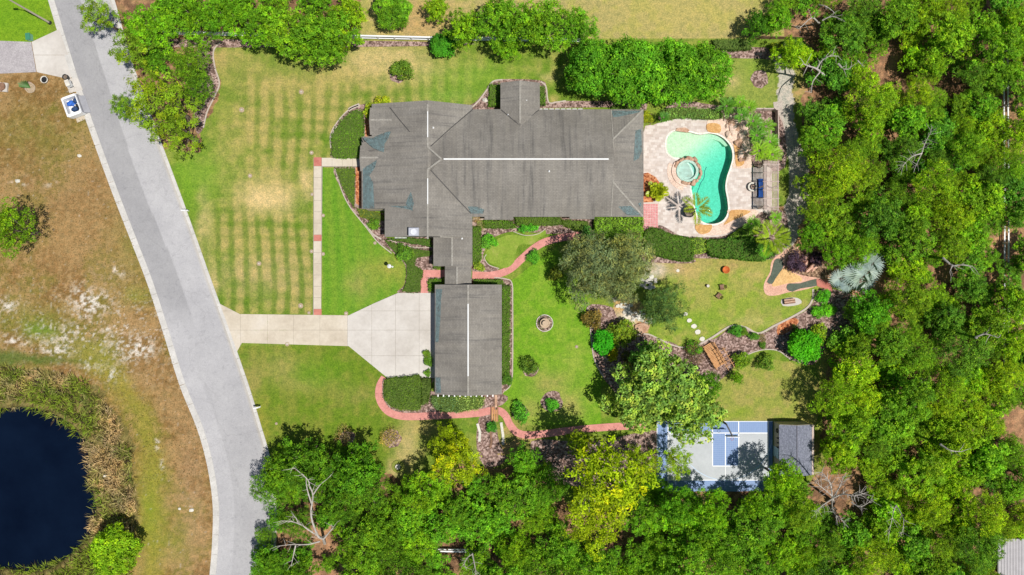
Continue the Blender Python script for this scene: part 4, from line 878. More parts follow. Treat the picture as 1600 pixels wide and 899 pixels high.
def wood(poly, rows, gaps, tintf, kindf, seed, rmin, rmax, group, place, rown, dens=1.0, over=(), low=''):
    rg_ = random.Random(seed); pts = []
    for _ in range(9000):
        x, y = rg_.uniform(-20, 1640), rg_.uniform(-30, 935)
        if not pin(x, y, poly): continue
        r = rg_.uniform(rmin, rmax); ok = True
        for (a, b_, c) in gaps:
            if math.hypot(x-a, y-b_) < c+r*.80: ok = False; break
        if not ok: continue
        for (a, b_, c) in pts:
            if math.hypot(x-a, y-b_) < (r+c)*.60*dens: ok = False; break
        if ok and over:
            for (a, b_, c) in over:
                if math.hypot(x-a, y-b_) < c*.62: ok = False; break
        if ok: pts.append((x, y, r))
    out = []
    pts = [p for p in pts if -p[2]*.5 < p[0] < 1600+p[2]*.5 and -p[2]*.5 < p[1] < 899+p[2]*.5]
    for ri in range(len(rows)-1):
        row = sorted([p for p in pts if rows[ri] <= p[1] < rows[ri+1]]); n = len(row)
        for i, p in enumerate(row):
            tc, word = tintf(*p); kd = kindf(*p, rg_)
            o = ORD[i] if i <= n//2 else ORD[n-1-i].replace('left', 'right')
            tree(kd, p[0], p[1], p[2], tc, f'{low}{word} tree of the {place} wood, {o} {rown[ri]}', group=group, zs=rg_.uniform(.85, 1.15)*(.8 if low else 1), name='woodland_tree'); out.append(p)
    return out
LOWP = []
def tint_right(x, y, r):
    g = math.sin(x*.031+y*.017)+math.sin(x*.013-y*.041+2)*.8+random.Random(int(x*3+y*5)).uniform(-.9, .9)
    if y > 560 and x > 1330: g += .8
    if x > 1420 and y < 120: g += .5
    k = random.Random(int(x*7+y*11)).uniform(.86, 1.12)
    if g > 1.15: return (1.55*k, 1.22*k, .9), 'yellow-green'
    if g > .2: return (1.25*k, 1.08*k, 1.1), 'bright green'
    if g > -.7: return (1.0*k, .98*k, 1.2), 'mid green'
    return (.78*k, .84*k, 1.5), 'deep green'
GAPR = [(1262, 45, 18), (1390, 98, 14), (1255, 130, 22), (1567, 375, 12), (1400, 130, 4), (1235, 250, 22), (1230, 200, 14), (1228, 150, 16), (1345, 430, 38), (1258, 540, 36), (1250, 380, 26), (1225, 430, 26), (1300, 420, 22), (1478, 425, 10), (1552, 430, 10), (1592, 650, 10), (1400, 500, 8), (1280, 660, 10), (1300, 770, 26), (1245, 690, 32), (1345, 768, 14), (1585, 870, 22), (1262, 600, 8), (1240, 300, 12), (1300, 500, 14), (1200, 450, 60), (1570, 168, 4)]
ra = wood(FOREST_R, [-40, 70, 165, 260, 350, 440, 530, 620, 715, 810, 960], GAPR, tint_right, lambda x, y, r, g: g.choice(['oak', 'oak', 'fine', 'coarse', 'oak', 'fine']), 11, 25, 47, 'trees of the wood along the right edge', 'right',
     ['along the top edge', 'below the top row', 'level with the pool', 'level with the pergola', 'above the silver palm', 'beside the silver palm', 'below the silver palm', 'level with the shed', 'just below the shed', 'along the bottom edge'], .86)
wood(FOREST_R, [-40, 70, 165, 260, 350, 440, 530, 620, 715, 810, 960], GAPR, tint_right, lambda x, y, r, g: g.choice(['oak', 'oak', 'fine', 'coarse', 'oak', 'fine']), 111, 17, 27, 'low trees between the crowns of the right wood', 'right',
     ['along the top edge', 'below the top row', 'level with the pool', 'level with the pergola', 'above the silver palm', 'beside the silver palm', 'below the silver palm', 'level with the shed', 'just below the shed', 'along the bottom edge'], 1.1, over=ra, low='low ')
def tint_bot(x, y, r):
    g = math.sin(x*.027+y*.02)+random.Random(int(x*3+y*5)).uniform(-1, 1)
    if x < 640: return ((.68, .74, .9), 'dark green') if g < .1 else ((.92, .90, .9), 'mid green')
    return ((1.2, 1.12, .9), 'bright green') if g > .5 else ((.92, .96, 1.1), 'cool green')
GAPB = [(1130, 745, 52), (510, 850, 14), (480, 790, 6), (625, 705, 40), (710, 710, 44), (948, 765, 84), (870, 695, 22), (800, 690, 36), (1050, 715, 40), (1125, 720, 44), (1200, 700, 40), (1245, 690, 34), (705, 868, 8), (415, 780, 10), (1300, 770, 26), (455, 850, 6)]
rb_ = wood(FOREST_B, [690, 765, 835, 960], GAPB, tint_bot, lambda x, y, r, g: g.choice(['oak', 'fine', 'coarse', 'oak']), 23, 27, 50, 'trees of the wood along the bottom edge', 'bottom', ['nearest the lawn', 'in its middle row', 'along the bottom edge'],   .86)
wood(FOREST_B, [690, 765, 835, 960], GAPB, tint_bot, lambda x, y, r, g: g.choice(['oak', 'fine', 'coarse', 'oak']), 123, 17, 27, 'low trees between the crowns of the bottom wood', 'bottom', ['nearest the lawn', 'in its middle row', 'along the bottom edge'],   1.1, over=rb_, low='low ')
NT = (1, 1, 1)
for (k, x, y, r, c, lab, nm) in (
 ('oak', 232, 42, 44, (1.05, 1.12, .9), 'bright green oak over the white fence, second tree right of the road', 'oak_tree'), ('oak', 293, 20, 42, (1.0, 1.05, .9), 'bright green oak at the top edge above the pine by the road', 'oak_tree'),
 ('oak', 345, 22, 38, (.9, 1.0, .9), 'oak at the top edge above the bare end of the white fence', 'oak_tree'), ('oak', 408, 42, 44, (.95, 1.02, .9), 'oak at the top edge with its shade on the striped lawn', 'oak_tree'),
 ('oak', 455, 50, 50, (1.05, 1.0, 1), 'dense round oak in the middle of the top left clump', 'oak_tree'), ('oak', 508, 58, 54, (.95, .98, 1), 'largest dense oak in the top left clump, overhanging the lawn', 'oak_tree'), ('oak', 545, 22, 34, (1.45, 1.15, .9), 'yellow-green oak at the right end of the top left clump', 'oak_tree'), ('oak', 527, 62, 22, (1.6, 1.15, .8), 'small yellow-green oak across the white fence beside the sandy gap', 'oak_tree'),
 ('laurel', 613, 14, 31, (1.2, 1.05, 1), 'round bright green tree alone in the sandy gap at the top edge', 'round_tree'), ('oak', 683, 14, 24, (1.35, 1.1, .9), 'pale green tree at the top edge right of the sandy gap', 'oak_tree'),
 ('round', 692, 70, 20, (1.0, .62, 1.5), 'emerald bush growing over the white fence north of the house', 'emerald_bush'),
 ('oak', 728, 45, 36, (1.15, 1.06, .9), 'oak across the fence just right of the emerald bush', 'oak_tree'), ('oak', 785, 30, 46, (.95, 1.0, 1), 'large oak at the top edge north of the porch gable', 'oak_tree'), ('oak', 790, 72, 26, (1.05, 1.05, 1), 'low oak bough over the lawn north of the porch gable', 'oak_tree'), ('oak', 845, 40, 48, (1.0, 1.0, 1), 'broad oak at the top edge between porch gable and laurel block', 'oak_tree'), ('oak', 905, 42, 34, (.9, 1, 1.1), 'oak at the top edge beside the start of the dry field', 'oak_tree'),
 ('laurel', 925, 104, 46, (.92, 1.0, 1), 'leftmost of the four dense laurels north of the pool', 'laurel_tree'), ('laurel', 985, 111, 55, (1.0, 1.03, 1), 'second of the four dense laurels north of the pool', 'laurel_tree'), ('laurel', 1042, 112, 55, (1.1, 1.08, 1), 'third of the four dense laurels north of the pool', 'laurel_tree'), ('laurel', 1094, 112, 50, (1.15, 1.08, 1), 'rightmost of the four dense laurels north of the pool', 'laurel_tree'),
 ('pine', 150, 24, 34, (1, 1.02, 1), 'open olive-green pine reaching over the road at the top edge', 'pine_tree'), ('pine', 205, 76, 42, (1, 1, 1), 'tall loose pine leaning over the road near the white fence', 'pine_tree'), ('pine', 190, 165, 26, (.9, 1, 1), 'small dark pine bough hanging over the road opposite the container', 'pine_tree'),
 ('pine', 245, 158, 60, (1.1, 1.05, .9), 'large yellow-green pine at the corner of the front lawn', 'pine_tree'), ('pine', 270, 202, 50, (1.05, 1.0, .9), 'lowest pine of the roadside clump, over the lawn corner', 'pine_tree'),
 ('fine', 296, 100, 40, (.8, .82, .9), 'dark olive oak beside the mulch strip on the front lawn', 'oak_tree'), ('fine', 305, 140, 32, (.66, .74, .9), 'small dark oak at the edge of the mulch strip', 'oak_tree'), ('oak', 240, 95, 26, (.75, .85, .9), 'dark oak between the two roadside pines', 'oak_tree'),
 ('greyoak', 920, 420, 58, (1, 1, 1), 'large grey-green mossy oak south of the house', 'mossy_oak'), ('greyoak', 982, 412, 50, (1.2, 1.15, 1), 'paler mossy oak between the house and the back lawn', 'mossy_oak'), ('greyoak', 965, 450, 34, (1.2, 1.15, 1.1), 'small silvery mossy oak above the pale rocks', 'mossy_oak'), ('greyoak', 1035, 478, 42, (.62, .88, .5), 'olive-green fine-leaved oak beside the stepping stones', 'mossy_oak'),
 ('pale', 1035, 590, 60, (1, 1.02, 1), 'big pale-leaved tree between the garden bed and the sports court', 'pale_leaved_tree'), ('pale', 1000, 630, 50, (1.05, 1.03, 1), 'pale-leaved tree shading the end of the pink walk', 'pale_leaved_tree'), ('pale', 1085, 645, 54, (1.1, 1.08, 1), 'pale-leaved tree hanging over the corner of the blue court', 'pale_leaved_tree'), ('pale', 1010, 560, 30, (.75, .95, .9), 'small pale-leaved tree over the garden bed', 'pale_leaved_tree'),
 ('yellow', 705, 690, 36, (1, 1, 1), 'small bright yellow-green pine just south of the pink walk', 'yellow_pine'), ('yellow', 714, 722, 50, (1.05, 1, 1), 'bright yellow-green pine left of the bottom lawn gap', 'yellow_pine'), ('yellow', 945, 752, 84, (1, 1, 1), 'largest yellow-green pine, in the middle of the bottom wood', 'yellow_pine'), ('yellow', 935, 818, 58, (1.05, 1.02, 1), 'yellow-green pine below the largest one', 'yellow_pine'), ('yellow', 1000, 722, 36, (.95, 1, 1), 'yellow-green pine beside the left end of the court', 'yellow_pine'),
 ('pine', 1058, 722, 32, (1.25, 1.2, .9), 'olive pine bough over the lower left of the sports court', 'pine_tree'), ('pine', 905, 695, 26, (1.2, 1.1, .9), 'small olive pine just below the pink walk', 'pine_tree'),
 ('fine', 6, 358, 52, (.95, .92, .8), 'lone bright tree on the dry field at the left edge', 'lone_tree'), ('laurel', 178, 862, 40, (1.9, 1.28, .9), 'bright yellow-green bush tree beside the pond', 'bush_tree'),
 ('round', 1258, 541, 26, (1.3, .88, 1), 'round vivid green shrub at the edge of the back bed', 'vivid_shrub'), ('round', 944, 534, 18, (.9, .95, 1.5), 'small vivid green big-leaved shrub in the dark bed', 'vivid_shrub'),
 ('oak', 1362, 488, 36, (.7, 1.0, 1.0), 'fresh green tree just below the silver palm', 'oak_tree'), ('oak', 1104, 604, 30, (.62, .74, .9), 'dark green tree beside the wooden footbridge', 'oak_tree'), ('oak', 1152, 590, 12, (1.0, 1.0, .8), 'small green tree right of the wooden footbridge', 'oak_tree'),
 ('oak', 1108, 796, 36, (1.1, 1.1, .9), 'bright green tree over the lower edge of the blue court', 'oak_tree'), ('oak', 1056, 790, 34, (.8, .95, 1), 'dark tree over the lower left corner of the blue court', 'oak_tree'), ('oak', 1225, 752, 36, (1.35, 1.2, .9), 'bright tree growing against the lower wall of the shed', 'oak_tree'), ('oak', 1180, 796, 30, (1.15, 1.08, .9), 'bright tree between the court and the shed, lower side', 'oak_tree'),
 ('oak', 820, 720, 30, (.8, .95, 1.1), 'dark green tree just below the bend of the pink walk', 'oak_tree'), ('fine', 420, 765, 36, (.75, .86, 1), 'dark tree leaning over the road above the bare white tree', 'oak_tree'), ('oak', 418, 884, 32, (.75, .9, 1.1), 'dark tree over the road at the bottom edge', 'oak_tree'), ('oak', 470, 725, 48, (.68, .74, .9), 'dark tree nearest the front lawn, left of the lawn gap', 'oak_tree'), ('oak', 560, 738, 50, (.68, .82, .9), 'dark tree just right of the bare shrub on the lawn edge', 'oak_tree'),
 ('oak', 372, -6, 34, (.9, .98, 1), 'oak cut by the top edge, above the gap in the white fence', 'oak_tree'), ('fine', 432, -8, 34, (1, 1, 1), 'fine-leaved tree cut by the top edge, behind the dense oaks', 'oak_tree'), ('oak', 492, -4, 32, (.85, .95, 1), 'darker oak cut by the top edge, behind the largest dense oak', 'oak_tree'), ('oak', 262, 8, 30, (.9, 1, 1), 'oak cut by the top edge near the roadside pines', 'oak_tree'),
 ('oak', 1006, 808, 36, (.95, 1.02, 1), 'green tree at the lower right of the largest yellow pine', 'oak_tree'), ('fine', 858, 762, 38, (.8, .95, 1.1), 'cool green tree at the left side of the largest yellow pine', 'oak_tree'), ('oak', 1025, 765, 24, (.85, .95, 1), 'small dark tree between the largest yellow pine and the court', 'oak_tree'),
 ('oak', 1312, 396, 30, (.95, 1.0, .9), 'green tree overhanging the left leaves of the silver palm', 'oak_tree'), ('fine', 1348, 386, 32, (1.0, 1.05, .9), 'fine-leaved tree overhanging the top of the silver palm', 'oak_tree'), ('oak', 1268, 368, 28, (.8, .9, .9), 'dark green tree above the purple shrubs', 'oak_tree'),
 ('oak', 1185, 40, 26, (.55, .72, 1.0), 'dark tree at the corner of the dry field and the right wood', 'oak_tree'), ('oak', 1215, 30, 30, (.9, 1, 1), 'green tree above the brown wooden fence at the top edge', 'oak_tree')):
    tree(k, x, y, r, c, lab, 'tree' if nm not in ('vivid_shrub', 'emerald_bush') else 'shrub', name=nm, zs=1.45 if (1040 < x < 1240 and 745 < y < 810) else 1.0, group={'laurel_tree': 'laurel trees north of the pool', 'yellow_pine': 'yellow pines of the bottom wood', 'pale_leaved_tree': 'pale-leaved trees by the court', 'mossy_oak': 'mossy oaks south of the house'}.get(nm))
# shrubs
SG = 'small shrubs of the lawns and beds'
for (k, x, y, r, c, lab) in (
 ('shrub', 626, 109, 18, (1.05, 1.0, .9), 'round olive shrub on the dry lawn below the white fence'), ('shrub', 829, 572, 15, (.85, .85, .9), 'round olive shrub on the lawn right of the garage'), ('shrub', 862, 632, 11, (.7, 1.4, 1), 'green shrub in the larger round bed above the pink walk'), ('shrub', 814, 646, 16, (.75, 1.25, 1), 'green bush tucked in the bend of the pink walk'),
 ('wispy', 537, 684, 17, (1, .95, 1), 'bare greyish shrub on the front lawn edge'), ('wispy', 606, 683, 17, (1.15, 1.15, .8), 'thin olive shrub on the lawn edge, right of the bare one'), ('shrub', 1196, 567, 14, (.9, .9, .9), 'small shrub on the back lawn below the mulch path'), ('shrub', 1150, 517, 10, (.7, 1.2, 1), 'green shrub at the top left of the mulch bed'), ('shrub', 1163, 519, 7, (1, 1, .8), 'small brownish shrub in the mulch bed'), ('shrub', 1177, 526, 8, (.8, 1.1, 1), 'small green shrub in the middle of the mulch bed'), ('wispy', 1192, 528, 7, (1, 1, 1), 'tiny straggly plant in the mulch bed'), ('shrub', 1192, 540, 6, (.9, 1, 1), 'tiny green plant above the lower lawn'),
 ('shrub', 926, 500, 17, (1.25, .55, 1.2), 'maroon leafed shrub at the left end of the garden bed'), ('shrub', 972, 520, 22, (1.15, 1.0, .8), 'olive shrub in the garden bed beside the vivid one'), ('shrub', 958, 556, 10, (2.6, 1.4, .3), 'golden shrub below the vivid one'), ('shrub', 988, 562, 14, (.9, .5, 1.2), 'dark purple shrub in the garden bed'), ('shrub', 870, 425, 14, (1.1, .8, .9), 'reddish olive shrub under the left side of the mossy oak'),
 ('shrub', 834, 400, 11, (.8, 1.35, 1), 'green shrub in the bend of the curving pink walk'), ('shrub', 762, 371, 8, (.8, 1.4, 1), 'upper green plant in the courtyard bed'), ('shrub', 768, 377, 9, (.8, 1.4, 1), 'middle green plant in the courtyard bed'), ('shrub', 760, 382, 8, (1.0, 1.4, 1.5), 'lower variegated plant in the courtyard bed'), ('shrub', 819, 357, 9, (.7, 1.45, 1), 'left green plant under the south wall of the house'), ('shrub', 830, 356, 9, (.7, 1.45, 1), 'right green plant under the south wall of the house'), ('shrub', 747, 416, 9, (1.6, 1.3, 1.2), 'flowering yellow-green shrub beside the link roof'), ('wispy', 752, 350, 8, (1, 1.4, 1), 'wispy green plant beside the entry step'), ('wispy', 746, 341, 7, (1.3, 1.2, 1.2), 'pale dry plant on the entry step'),
 ('shrub', 666, 553, 7, (1.3, 1.2, 1), 'upper pot shrub on the drive by the garage'), ('shrub', 670, 566, 8, (1.0, 1.1, 1), 'middle pot shrub on the drive by the garage'), ('shrub', 668, 583, 6, (1.0, 1.1, 1), 'lower pot shrub on the drive by the garage'), ('shrub', 792, 592, 10, (.7, .85, 1), 'dark shrub at the lower end of the garage hedge'), ('shrub', 920, 366, 13, (.5, .75, 1.1), 'dark shrub at the right end of the south hedge'), ('shrub', 768, 668, 9, (.6, 1.2, 1), 'green shrub beside the small wooden bridge'),
 ('shrub', 598, 162, 15, (2.2, 1.5, .7), 'lime green shrub at the top left corner of the house'), ('shrub', 578, 176, 13, (2.1, 1.5, .7), 'lime shrub at the top of the front bed'), ('shrub', 1012, 184, 10, (2.1, 1.35, .7), 'yellow-green shrub at the top right corner of the house'), ('shrub', 632, 395, 14, (.9, 1.05, .9), 'green shrub in the bed below the stepped roof'), ('shrub', 585, 350, 10, (1.1, 1.2, .9), 'green clump in the bed under the front roof corner'),
 ('shrub', 1288, 462, 12, (.9, 1.7, .8), 'low green plant left of the fresh green tree'), ('shrub', 1277, 488, 11, (1.0, 1.7, .8), 'left half of the crescent of low green plants'), ('shrub', 1296, 484, 11, (1.1, 1.7, .8), 'right half of the crescent of low green plants'), ('shrub', 1245, 523, 13, (.45, .4, .8), 'dark shrub in the shade of the vivid round shrub'), ('shrub', 1276, 526, 18, (1.5, 1.3, .7), 'olive-yellow bush touching the vivid round shrub'), ('shrub', 1318, 535, 24, (.85, 1.1, .8), 'wide green bush in the mulch below the fresh green tree'), ('shrub', 1340, 445, 12, (1.2, .9, 1), 'reddish shrub beside the silver palm'),
 ('shrub', 1086, 545, 13, (.9, 1.2, .8), 'green bush left of the wooden footbridge'), ('wispy', 1085, 555, 18, (.55, .45, .7), 'dark bare bush left of the wooden footbridge'), ('shrub', 1158, 563, 14, (1.1, 1.1, .8), 'olive bush right of the wooden footbridge'), ('shrub', 1158, 520, 6, (.8, 1.1, .8), 'tiny green plant at the top of the mulch bed'), ('shrub', 60, 2, 1, (1, 1, 1), '')):
    if lab: tree(k, x, y, r, c, lab, 'shrub', name='shrub', group=SG)

# hedges and ground cover: leaf masses on a drawn outline
M_twig = mottle('hedge_twigs', [(.3, (.05, .085, .012)), (.7, (.10, .15, .025))], 3, 9, .95, .4)
def hedge(poly, h, label, col=(.07, .165, .015), name='hedge', dens=26, leaf=.20, seed=1, jit=.25, cat='hedge', core=True, rag=.12, sm=0, group=None, aspect=.5, fuzz=.35):
    rng = np.random.default_rng(seed+int(poly[0][0])); pp = smooth_closed(poly, sm) if sm else poly; W = np.array([V2(*p, h*.8) for p in pp]); c0 = W.mean(0)
    A = abs(area2([tuple(p) for p in W]))/2; dens *= 1.6; n = int(A*dens)
    lo, hi = W.min(0)-.15, W.max(0)+.15; X = rng.uniform(lo[0], hi[0], n*6); Y = rng.uniform(lo[1], hi[1], n*6)
    wob = (vnoise(X*10, Y*10, 6, 5)-.5)*.6; k = inpoly(X+wob, Y-wob, [tuple(p) for p in W]); X, Y = X[k][:n], Y[k][:n]
    Z = h*(.86+(vnoise(X*10, Y*10, 5, 9)-.5)*fuzz)
    # side faces
    per = []
    for a, b_ in zip(W, np.roll(W, -1, 0)):
        m_ = int(np.linalg.norm(b_-a)*h*dens*.8); t = rng.random((m_, 1)); per.append(np.concatenate([a+(b_-a)*t, rng.random((m_, 1))*h*.9], 1))
    Sd = np.concatenate(per) if per else np.zeros((0, 3)); C = np.concatenate([np.stack([X, Y, Z], 1), Sd+rng.normal(size=Sd.shape)*.06])
    N = rng.normal(size=C.shape)*.55+np.array((0, 0, .9)); N[len(X):] = rng.normal(size=Sd.shape)*.6+np.concatenate([unit(Sd[:, :2]-c0), np.full((len(Sd), 1), .4)], 1)
    cl = np.array(col)*rng.uniform(1-jit, 1+jit, (len(C), 1))*(.75+.5*vnoise(C[:, 0]*10, C[:, 1]*10, 7, 13))[:, None]
    y_ = rng.random((len(C), 1)) < .2; cl = np.where(y_, cl*np.array((1.4, 1.25, 1)), cl)
    C[:, :2] -= c0; t = thing(name, label, cat, (c0[0], c0[1], 0), 0, group)
    fo = me_obj('foliage', leaves('foliage', C, N, rng.uniform(.7, 1.3, len(C))*leaf, cl, M_leaf, aspect, rng), t)
    if core:
        q = [tuple((p-c0)*(1-.12/max(.5, np.linalg.norm(p-c0)))) for p in W]; bm = bmesh.new(); bm_slab(bm, q, 0, h*.62); part('stems', bm, M_twig, t)
    return t
H1 = (.07, .155, .012); H2 = (.085, .17, .02)
hedge([(518, 232), (518, 212), (528, 194), (546, 176), (562, 172), (568, 185), (567, 215), (563, 240), (559, 246), (521, 246)], .9, 'fan-shaped dark green hedge above the front walk', (.08, .17, .014), sm=3)
hedge([(523, 262), (554, 262), (553, 325), (545, 312), (533, 290)], .6, 'long dark ground cover below the front walk', (.09, .16, .015), leaf=.18)
hedge([(556, 325), (575, 328), (600, 336), (602, 345), (580, 345), (562, 340)], .5, 'olive ground cover under the stepped roof corner', (.13, .15, .02), dens=22)
hedge([(604, 374), (640, 380), (676, 386), (672, 374), (636, 372)], .8, 'thin green hedge under the south-west eave', (.055, .13, .015))
hedge([(600, 374), (625, 384), (660, 390), (674, 392), (672, 400), (652, 402), (648, 415), (662, 424), (657, 440), (656, 457), (630, 456), (634, 442), (634, 414), (620, 398)], .45, 'dark ground cover filling the bed beside the drive', (.06, .12, .013), dens=30, leaf=.18, sm=2)
hedge([(669, 436), (690, 436), (690, 446), (677, 447), (677, 457), (669, 457)], .7, 'small green hedge in the corner of the side walk', H1)
hedge([(677, 404), (692, 404), (692, 420), (677, 420)], .5, 'small hedge between the link roof and the side walk', H1)
hedge([(738, 354), (751, 354), (752, 405), (746, 411), (738, 411)], 1.1, 'upright dark hedge along the east side of the link', H1)
hedge([(754, 345), (800, 345), (806, 355), (790, 357), (756, 356)], 1.1, 'left part of the clipped hedge under the south eave', H1)
hedge([(804, 339), (876, 339), (880, 350), (866, 352), (806, 352)], 1.2, 'middle part of the clipped hedge under the south eave', (.07, .13, .014))
hedge([(878, 344), (918, 346), (922, 356), (914, 361), (896, 360), (880, 352)], 1.0, 'right part of the clipped hedge under the south eave', (.085, .15, .016))
hedge([(740, 437), (783, 437), (788, 442), (786, 445), (740, 444)], .9, 'thin hedge above the garage roof beside the pink walk', H1)
hedge([(785, 446), (797, 446), (797, 520), (796, 590), (784, 590)], 1.0, 'long hedge along the east wall of the garage', H1)
hedge([(600, 600), (606, 592), (640, 589), (657, 590), (657, 636), (648, 642), (620, 640), (604, 630), (599, 618)], 1.1, 'large rounded hedge inside the loop of the pink walk', (.085, .15, .018), sm=3, dens=30)
hedge([(659, 591), (672, 591), (674, 605), (668, 630), (659, 636)], 1.0, 'dark hedge strip left of the garage corner', (.055, .09, .015))
hedge([(674, 619), (700, 619), (715, 620), (716, 645), (690, 645), (678, 638), (672, 628)], .9, 'dark variegated shrub row below the garage', (.09, .16, .06), dens=24, jit=.5)
hedge([(712, 619), (750, 619), (757, 622), (755, 635), (742, 641), (716, 645)], .8, 'pale variegated shrub row below the garage', (.20, .29, .08), dens=24, jit=.5)
hedge([(765, 131), (782, 131), (782, 166), (764, 166)], 1.0, 'dark hedge left of the porch gable', H1); hedge([(843, 135), (851, 135), (852, 164), (843, 164)], 1.0, 'dark hedge right of the porch gable', H1)
hedge([(955, 165), (1000, 166), (1000, 172), (955, 172)], .9, 'thin dark hedge behind the north-east roof', H1)
hedge([(930, 339), (1005, 339), (1005, 360), (1000, 385), (960, 375), (930, 368)], 2.2, 'tall bright green hedge under the south-east corner of the roof', (.135, .25, .022), dens=34, leaf=.24)
hedge([(1008, 362), (1025, 356), (1045, 364), (1062, 370), (1084, 374), (1084, 404), (1070, 408), (1045, 404), (1018, 396), (1008, 385)], 1.6, 'dark hedge below the brick patio, left of the lime bush', (.055, .125, .013), sm=2, dens=34, leaf=.22)
hedge([(1080, 374), (1100, 373), (1107, 380), (1105, 391), (1095, 396), (1082, 394)], 1.5, 'lime bush in the middle of the hedge below the pool', (.20, .31, .035), sm=3, leaf=.2, cat='bush', name='lime_bush')
hedge([(1106, 376), (1140, 374), (1180, 370), (1205, 380), (1215, 395), (1190, 408), (1150, 404), (1112, 400)], 1.7, 'dark hedge below the pool, right of the lime bush', (.05, .125, .014), sm=2, dens=34, leaf=.24)
hedge([(1138, 372), (1160, 356), (1180, 345), (1192, 352), (1180, 366), (1150, 376)], 1.3, 'glossy green shrub row along the lower pool deck', (.10, .19, .02), sm=2, leaf=.26)
hedge([(1115, 62), (1175, 60), (1176, 76), (1150, 78), (1118, 76)], 1.2, 'dark hedge row above the small north-east lawn', (.07, .12, .025), leaf=.24, dens=20)
hedge([(1226, 62), (1258, 62), (1258, 82), (1226, 84)], 1.6, 'rounded green hedge right of the yellow shrub, by the brown fence', (.07, .18, .02), sm=2)
hedge([(1206, 68), (1218, 68), (1218, 82), (1206, 82)], 1.0, 'small yellow-green shrub below the brown fence', (.22, .26, .02), sm=3, name='yellow_shrub', cat='shrub')
hedge([(1035, 172), (1060, 168), (1095, 170), (1125, 172), (1130, 184), (1100, 186), (1060, 184), (1038, 188)], 1.0, 'bright ground plants along the upper pool deck', (.13, .24, .05), sm=2, leaf=.26, aspect=.3)

# palms: leaning fronds, each one a part
def frond_mesh(seed, Ln, nleaf, ll, droop, rise, col, wdt=.08, zig=0.0):
    rng = np.random.default_rng(seed); C, N, A, S_, K = [], [], [], [], []
    spine = [np.array((Ln*t*(1-.12*t), 0, rise*Ln*t-droop*Ln*t*t)) for t in np.linspace(0, 1, 14)]
    for i in range(nleaf):
        t = .12+.88*i/nleaf; k = t*13; a = int(min(k, 12)); p = spine[a]+(spine[a+1]-spine[a])*(k-a); d = unit((spine[a+1]-spine[a])[None])[0]
        l_ = ll*math.sin(math.pi*min(1, .18+t*.86))**.6
        for s in (-1, 1):
            ax = unit((d*.75+np.array((0, s, -.28-rng.uniform(0, .2)))+rng.normal(size=3)*.07)[None])[0]
            C.append(p+ax*l_*.5); A.append(ax); N.append(np.array((0, -s*.35, 1))+rng.normal(size=3)*.12); S_.append(l_); K.append(np.array(col)*rng.uniform(.75, 1.25))
    C, N, A, S_, K = map(np.array, (C, N, A, S_, K)); me = leaves('frond', C, N, S_, K, M_palm, wdt/ll*1.0, rng, A)
    return me
FR = {'queen': [frond_mesh(s, 2.9, 34, .95, .55, .42, (.13, .19, .012), .08) for s in (1, 2)], 'date': [frond_mesh(s, 1.7, 26, .42, .55, .50, (.10, .215, .018), .055) for s in (3, 4)], 'cycad': [frond_mesh(s, 1.0, 24, .34, .25, .35, (.17, .22, .015), .09) for s in (5, 6)]}
def palm(px, py, rpx, h, n, kind, label, tintc=(1, 1, 1), name='palm_tree', cat='palm', group=None, tr=.14, elev=(.05, .7)):
    rg_ = random.Random(int(px+py)); q = P(px, py, h); t = thing(name, label, cat, (q.x, q.y, 0), 0, group); fl = {'queen': 2.9, 'date': 1.7, 'cycad': 1.0}[kind]; s = rpx/10*(1-h/HC)/fl
    bm = bmesh.new(); tube(bm, [(0, 0, -.1), (.05, 0, h*.5), (0, 0, h)], [tr*1.3, tr, tr*.9], 8); part('trunk', bm, M_bark, t)
    for k in range(n):
        o_ = me_obj('frond', FR[kind][k % 2], t); o_.location = (0, 0, h); o_.rotation_euler = (rg_.uniform(-.12, .12), -rg_.uniform(*elev), k*2.39996+rg_.uniform(-.2, .2)); ss = s*rg_.uniform(.85, 1.1); o_.scale = (ss,)*3; o_.color = (*tintc, 1)
    return t
palm(1088, 326, 30, 4.2, 7, 'queen', 'young palm in a dark pot leaning over the pool water', (1.15, 1.0, .6), tr=.09)
palm(1205, 372, 36, 5.0, 11, 'queen', 'large yellow-green palm below the pergola', (1.35, 1.3, .9)); 
for i, (x, y, r, lab, tc) in enumerate(((1135, 166, 23, 'dark rosette palm above the top of the pool deck', (.8, .9, 1)), (1156, 160, 15, 'small palm right of the dark rosette palm', (1.3, 1.2, 1)), (1158, 180, 15, 'palm directly above the rock waterfall', (.8, 1, 1)), (1176, 190, 19, 'upper palm of the clump right of the rocks', (.95, 1.05, 1)), (1196, 198, 19, 'upper right palm of the clump right of the rocks', (1.2, 1.15, 1)), (1182, 212, 20, 'middle palm of the clump right of the rocks', (.9, 1.05, 1)), (1202, 222, 19, 'right palm of the clump above the pergola', (1.15, 1.15, 1)), (1186, 236, 22, 'yellowish palm just above the pergola', (1.7, 1.35, .9)), (1206, 242, 20, 'yellow-green palm over the top right of the pergola', (1.6, 1.35, .9)), (1037, 184, 12, 'spiky dark plant at the top left of the pool deck', (.6, .8, 1)), (1174, 350, 18, 'small palm at the lower right of the pool deck', (1.1, 1.1, 1)), (1192, 392, 18, 'low palm below the large yellow-green one', (.9, 1.1, 1)), (1210, 340, 15, 'small palm at the lower right corner of the pergola', (1.2, 1.2, .9)), (1170, 168, 16, 'pale palm at the top of the clump', (1.3, 1.2, 1)))):
    palm(x, y, r, 1.5+(i % 4)*.5, 17, 'date', lab, tc, name='garden_palm', group='garden palms round the pool')
cy = palm(1026, 300, 21, .7, 0, 'cycad', 'round yellow-green cycad at the corner of the house and pool deck', name='cycad', cat='plant')
rg = random.Random(8)
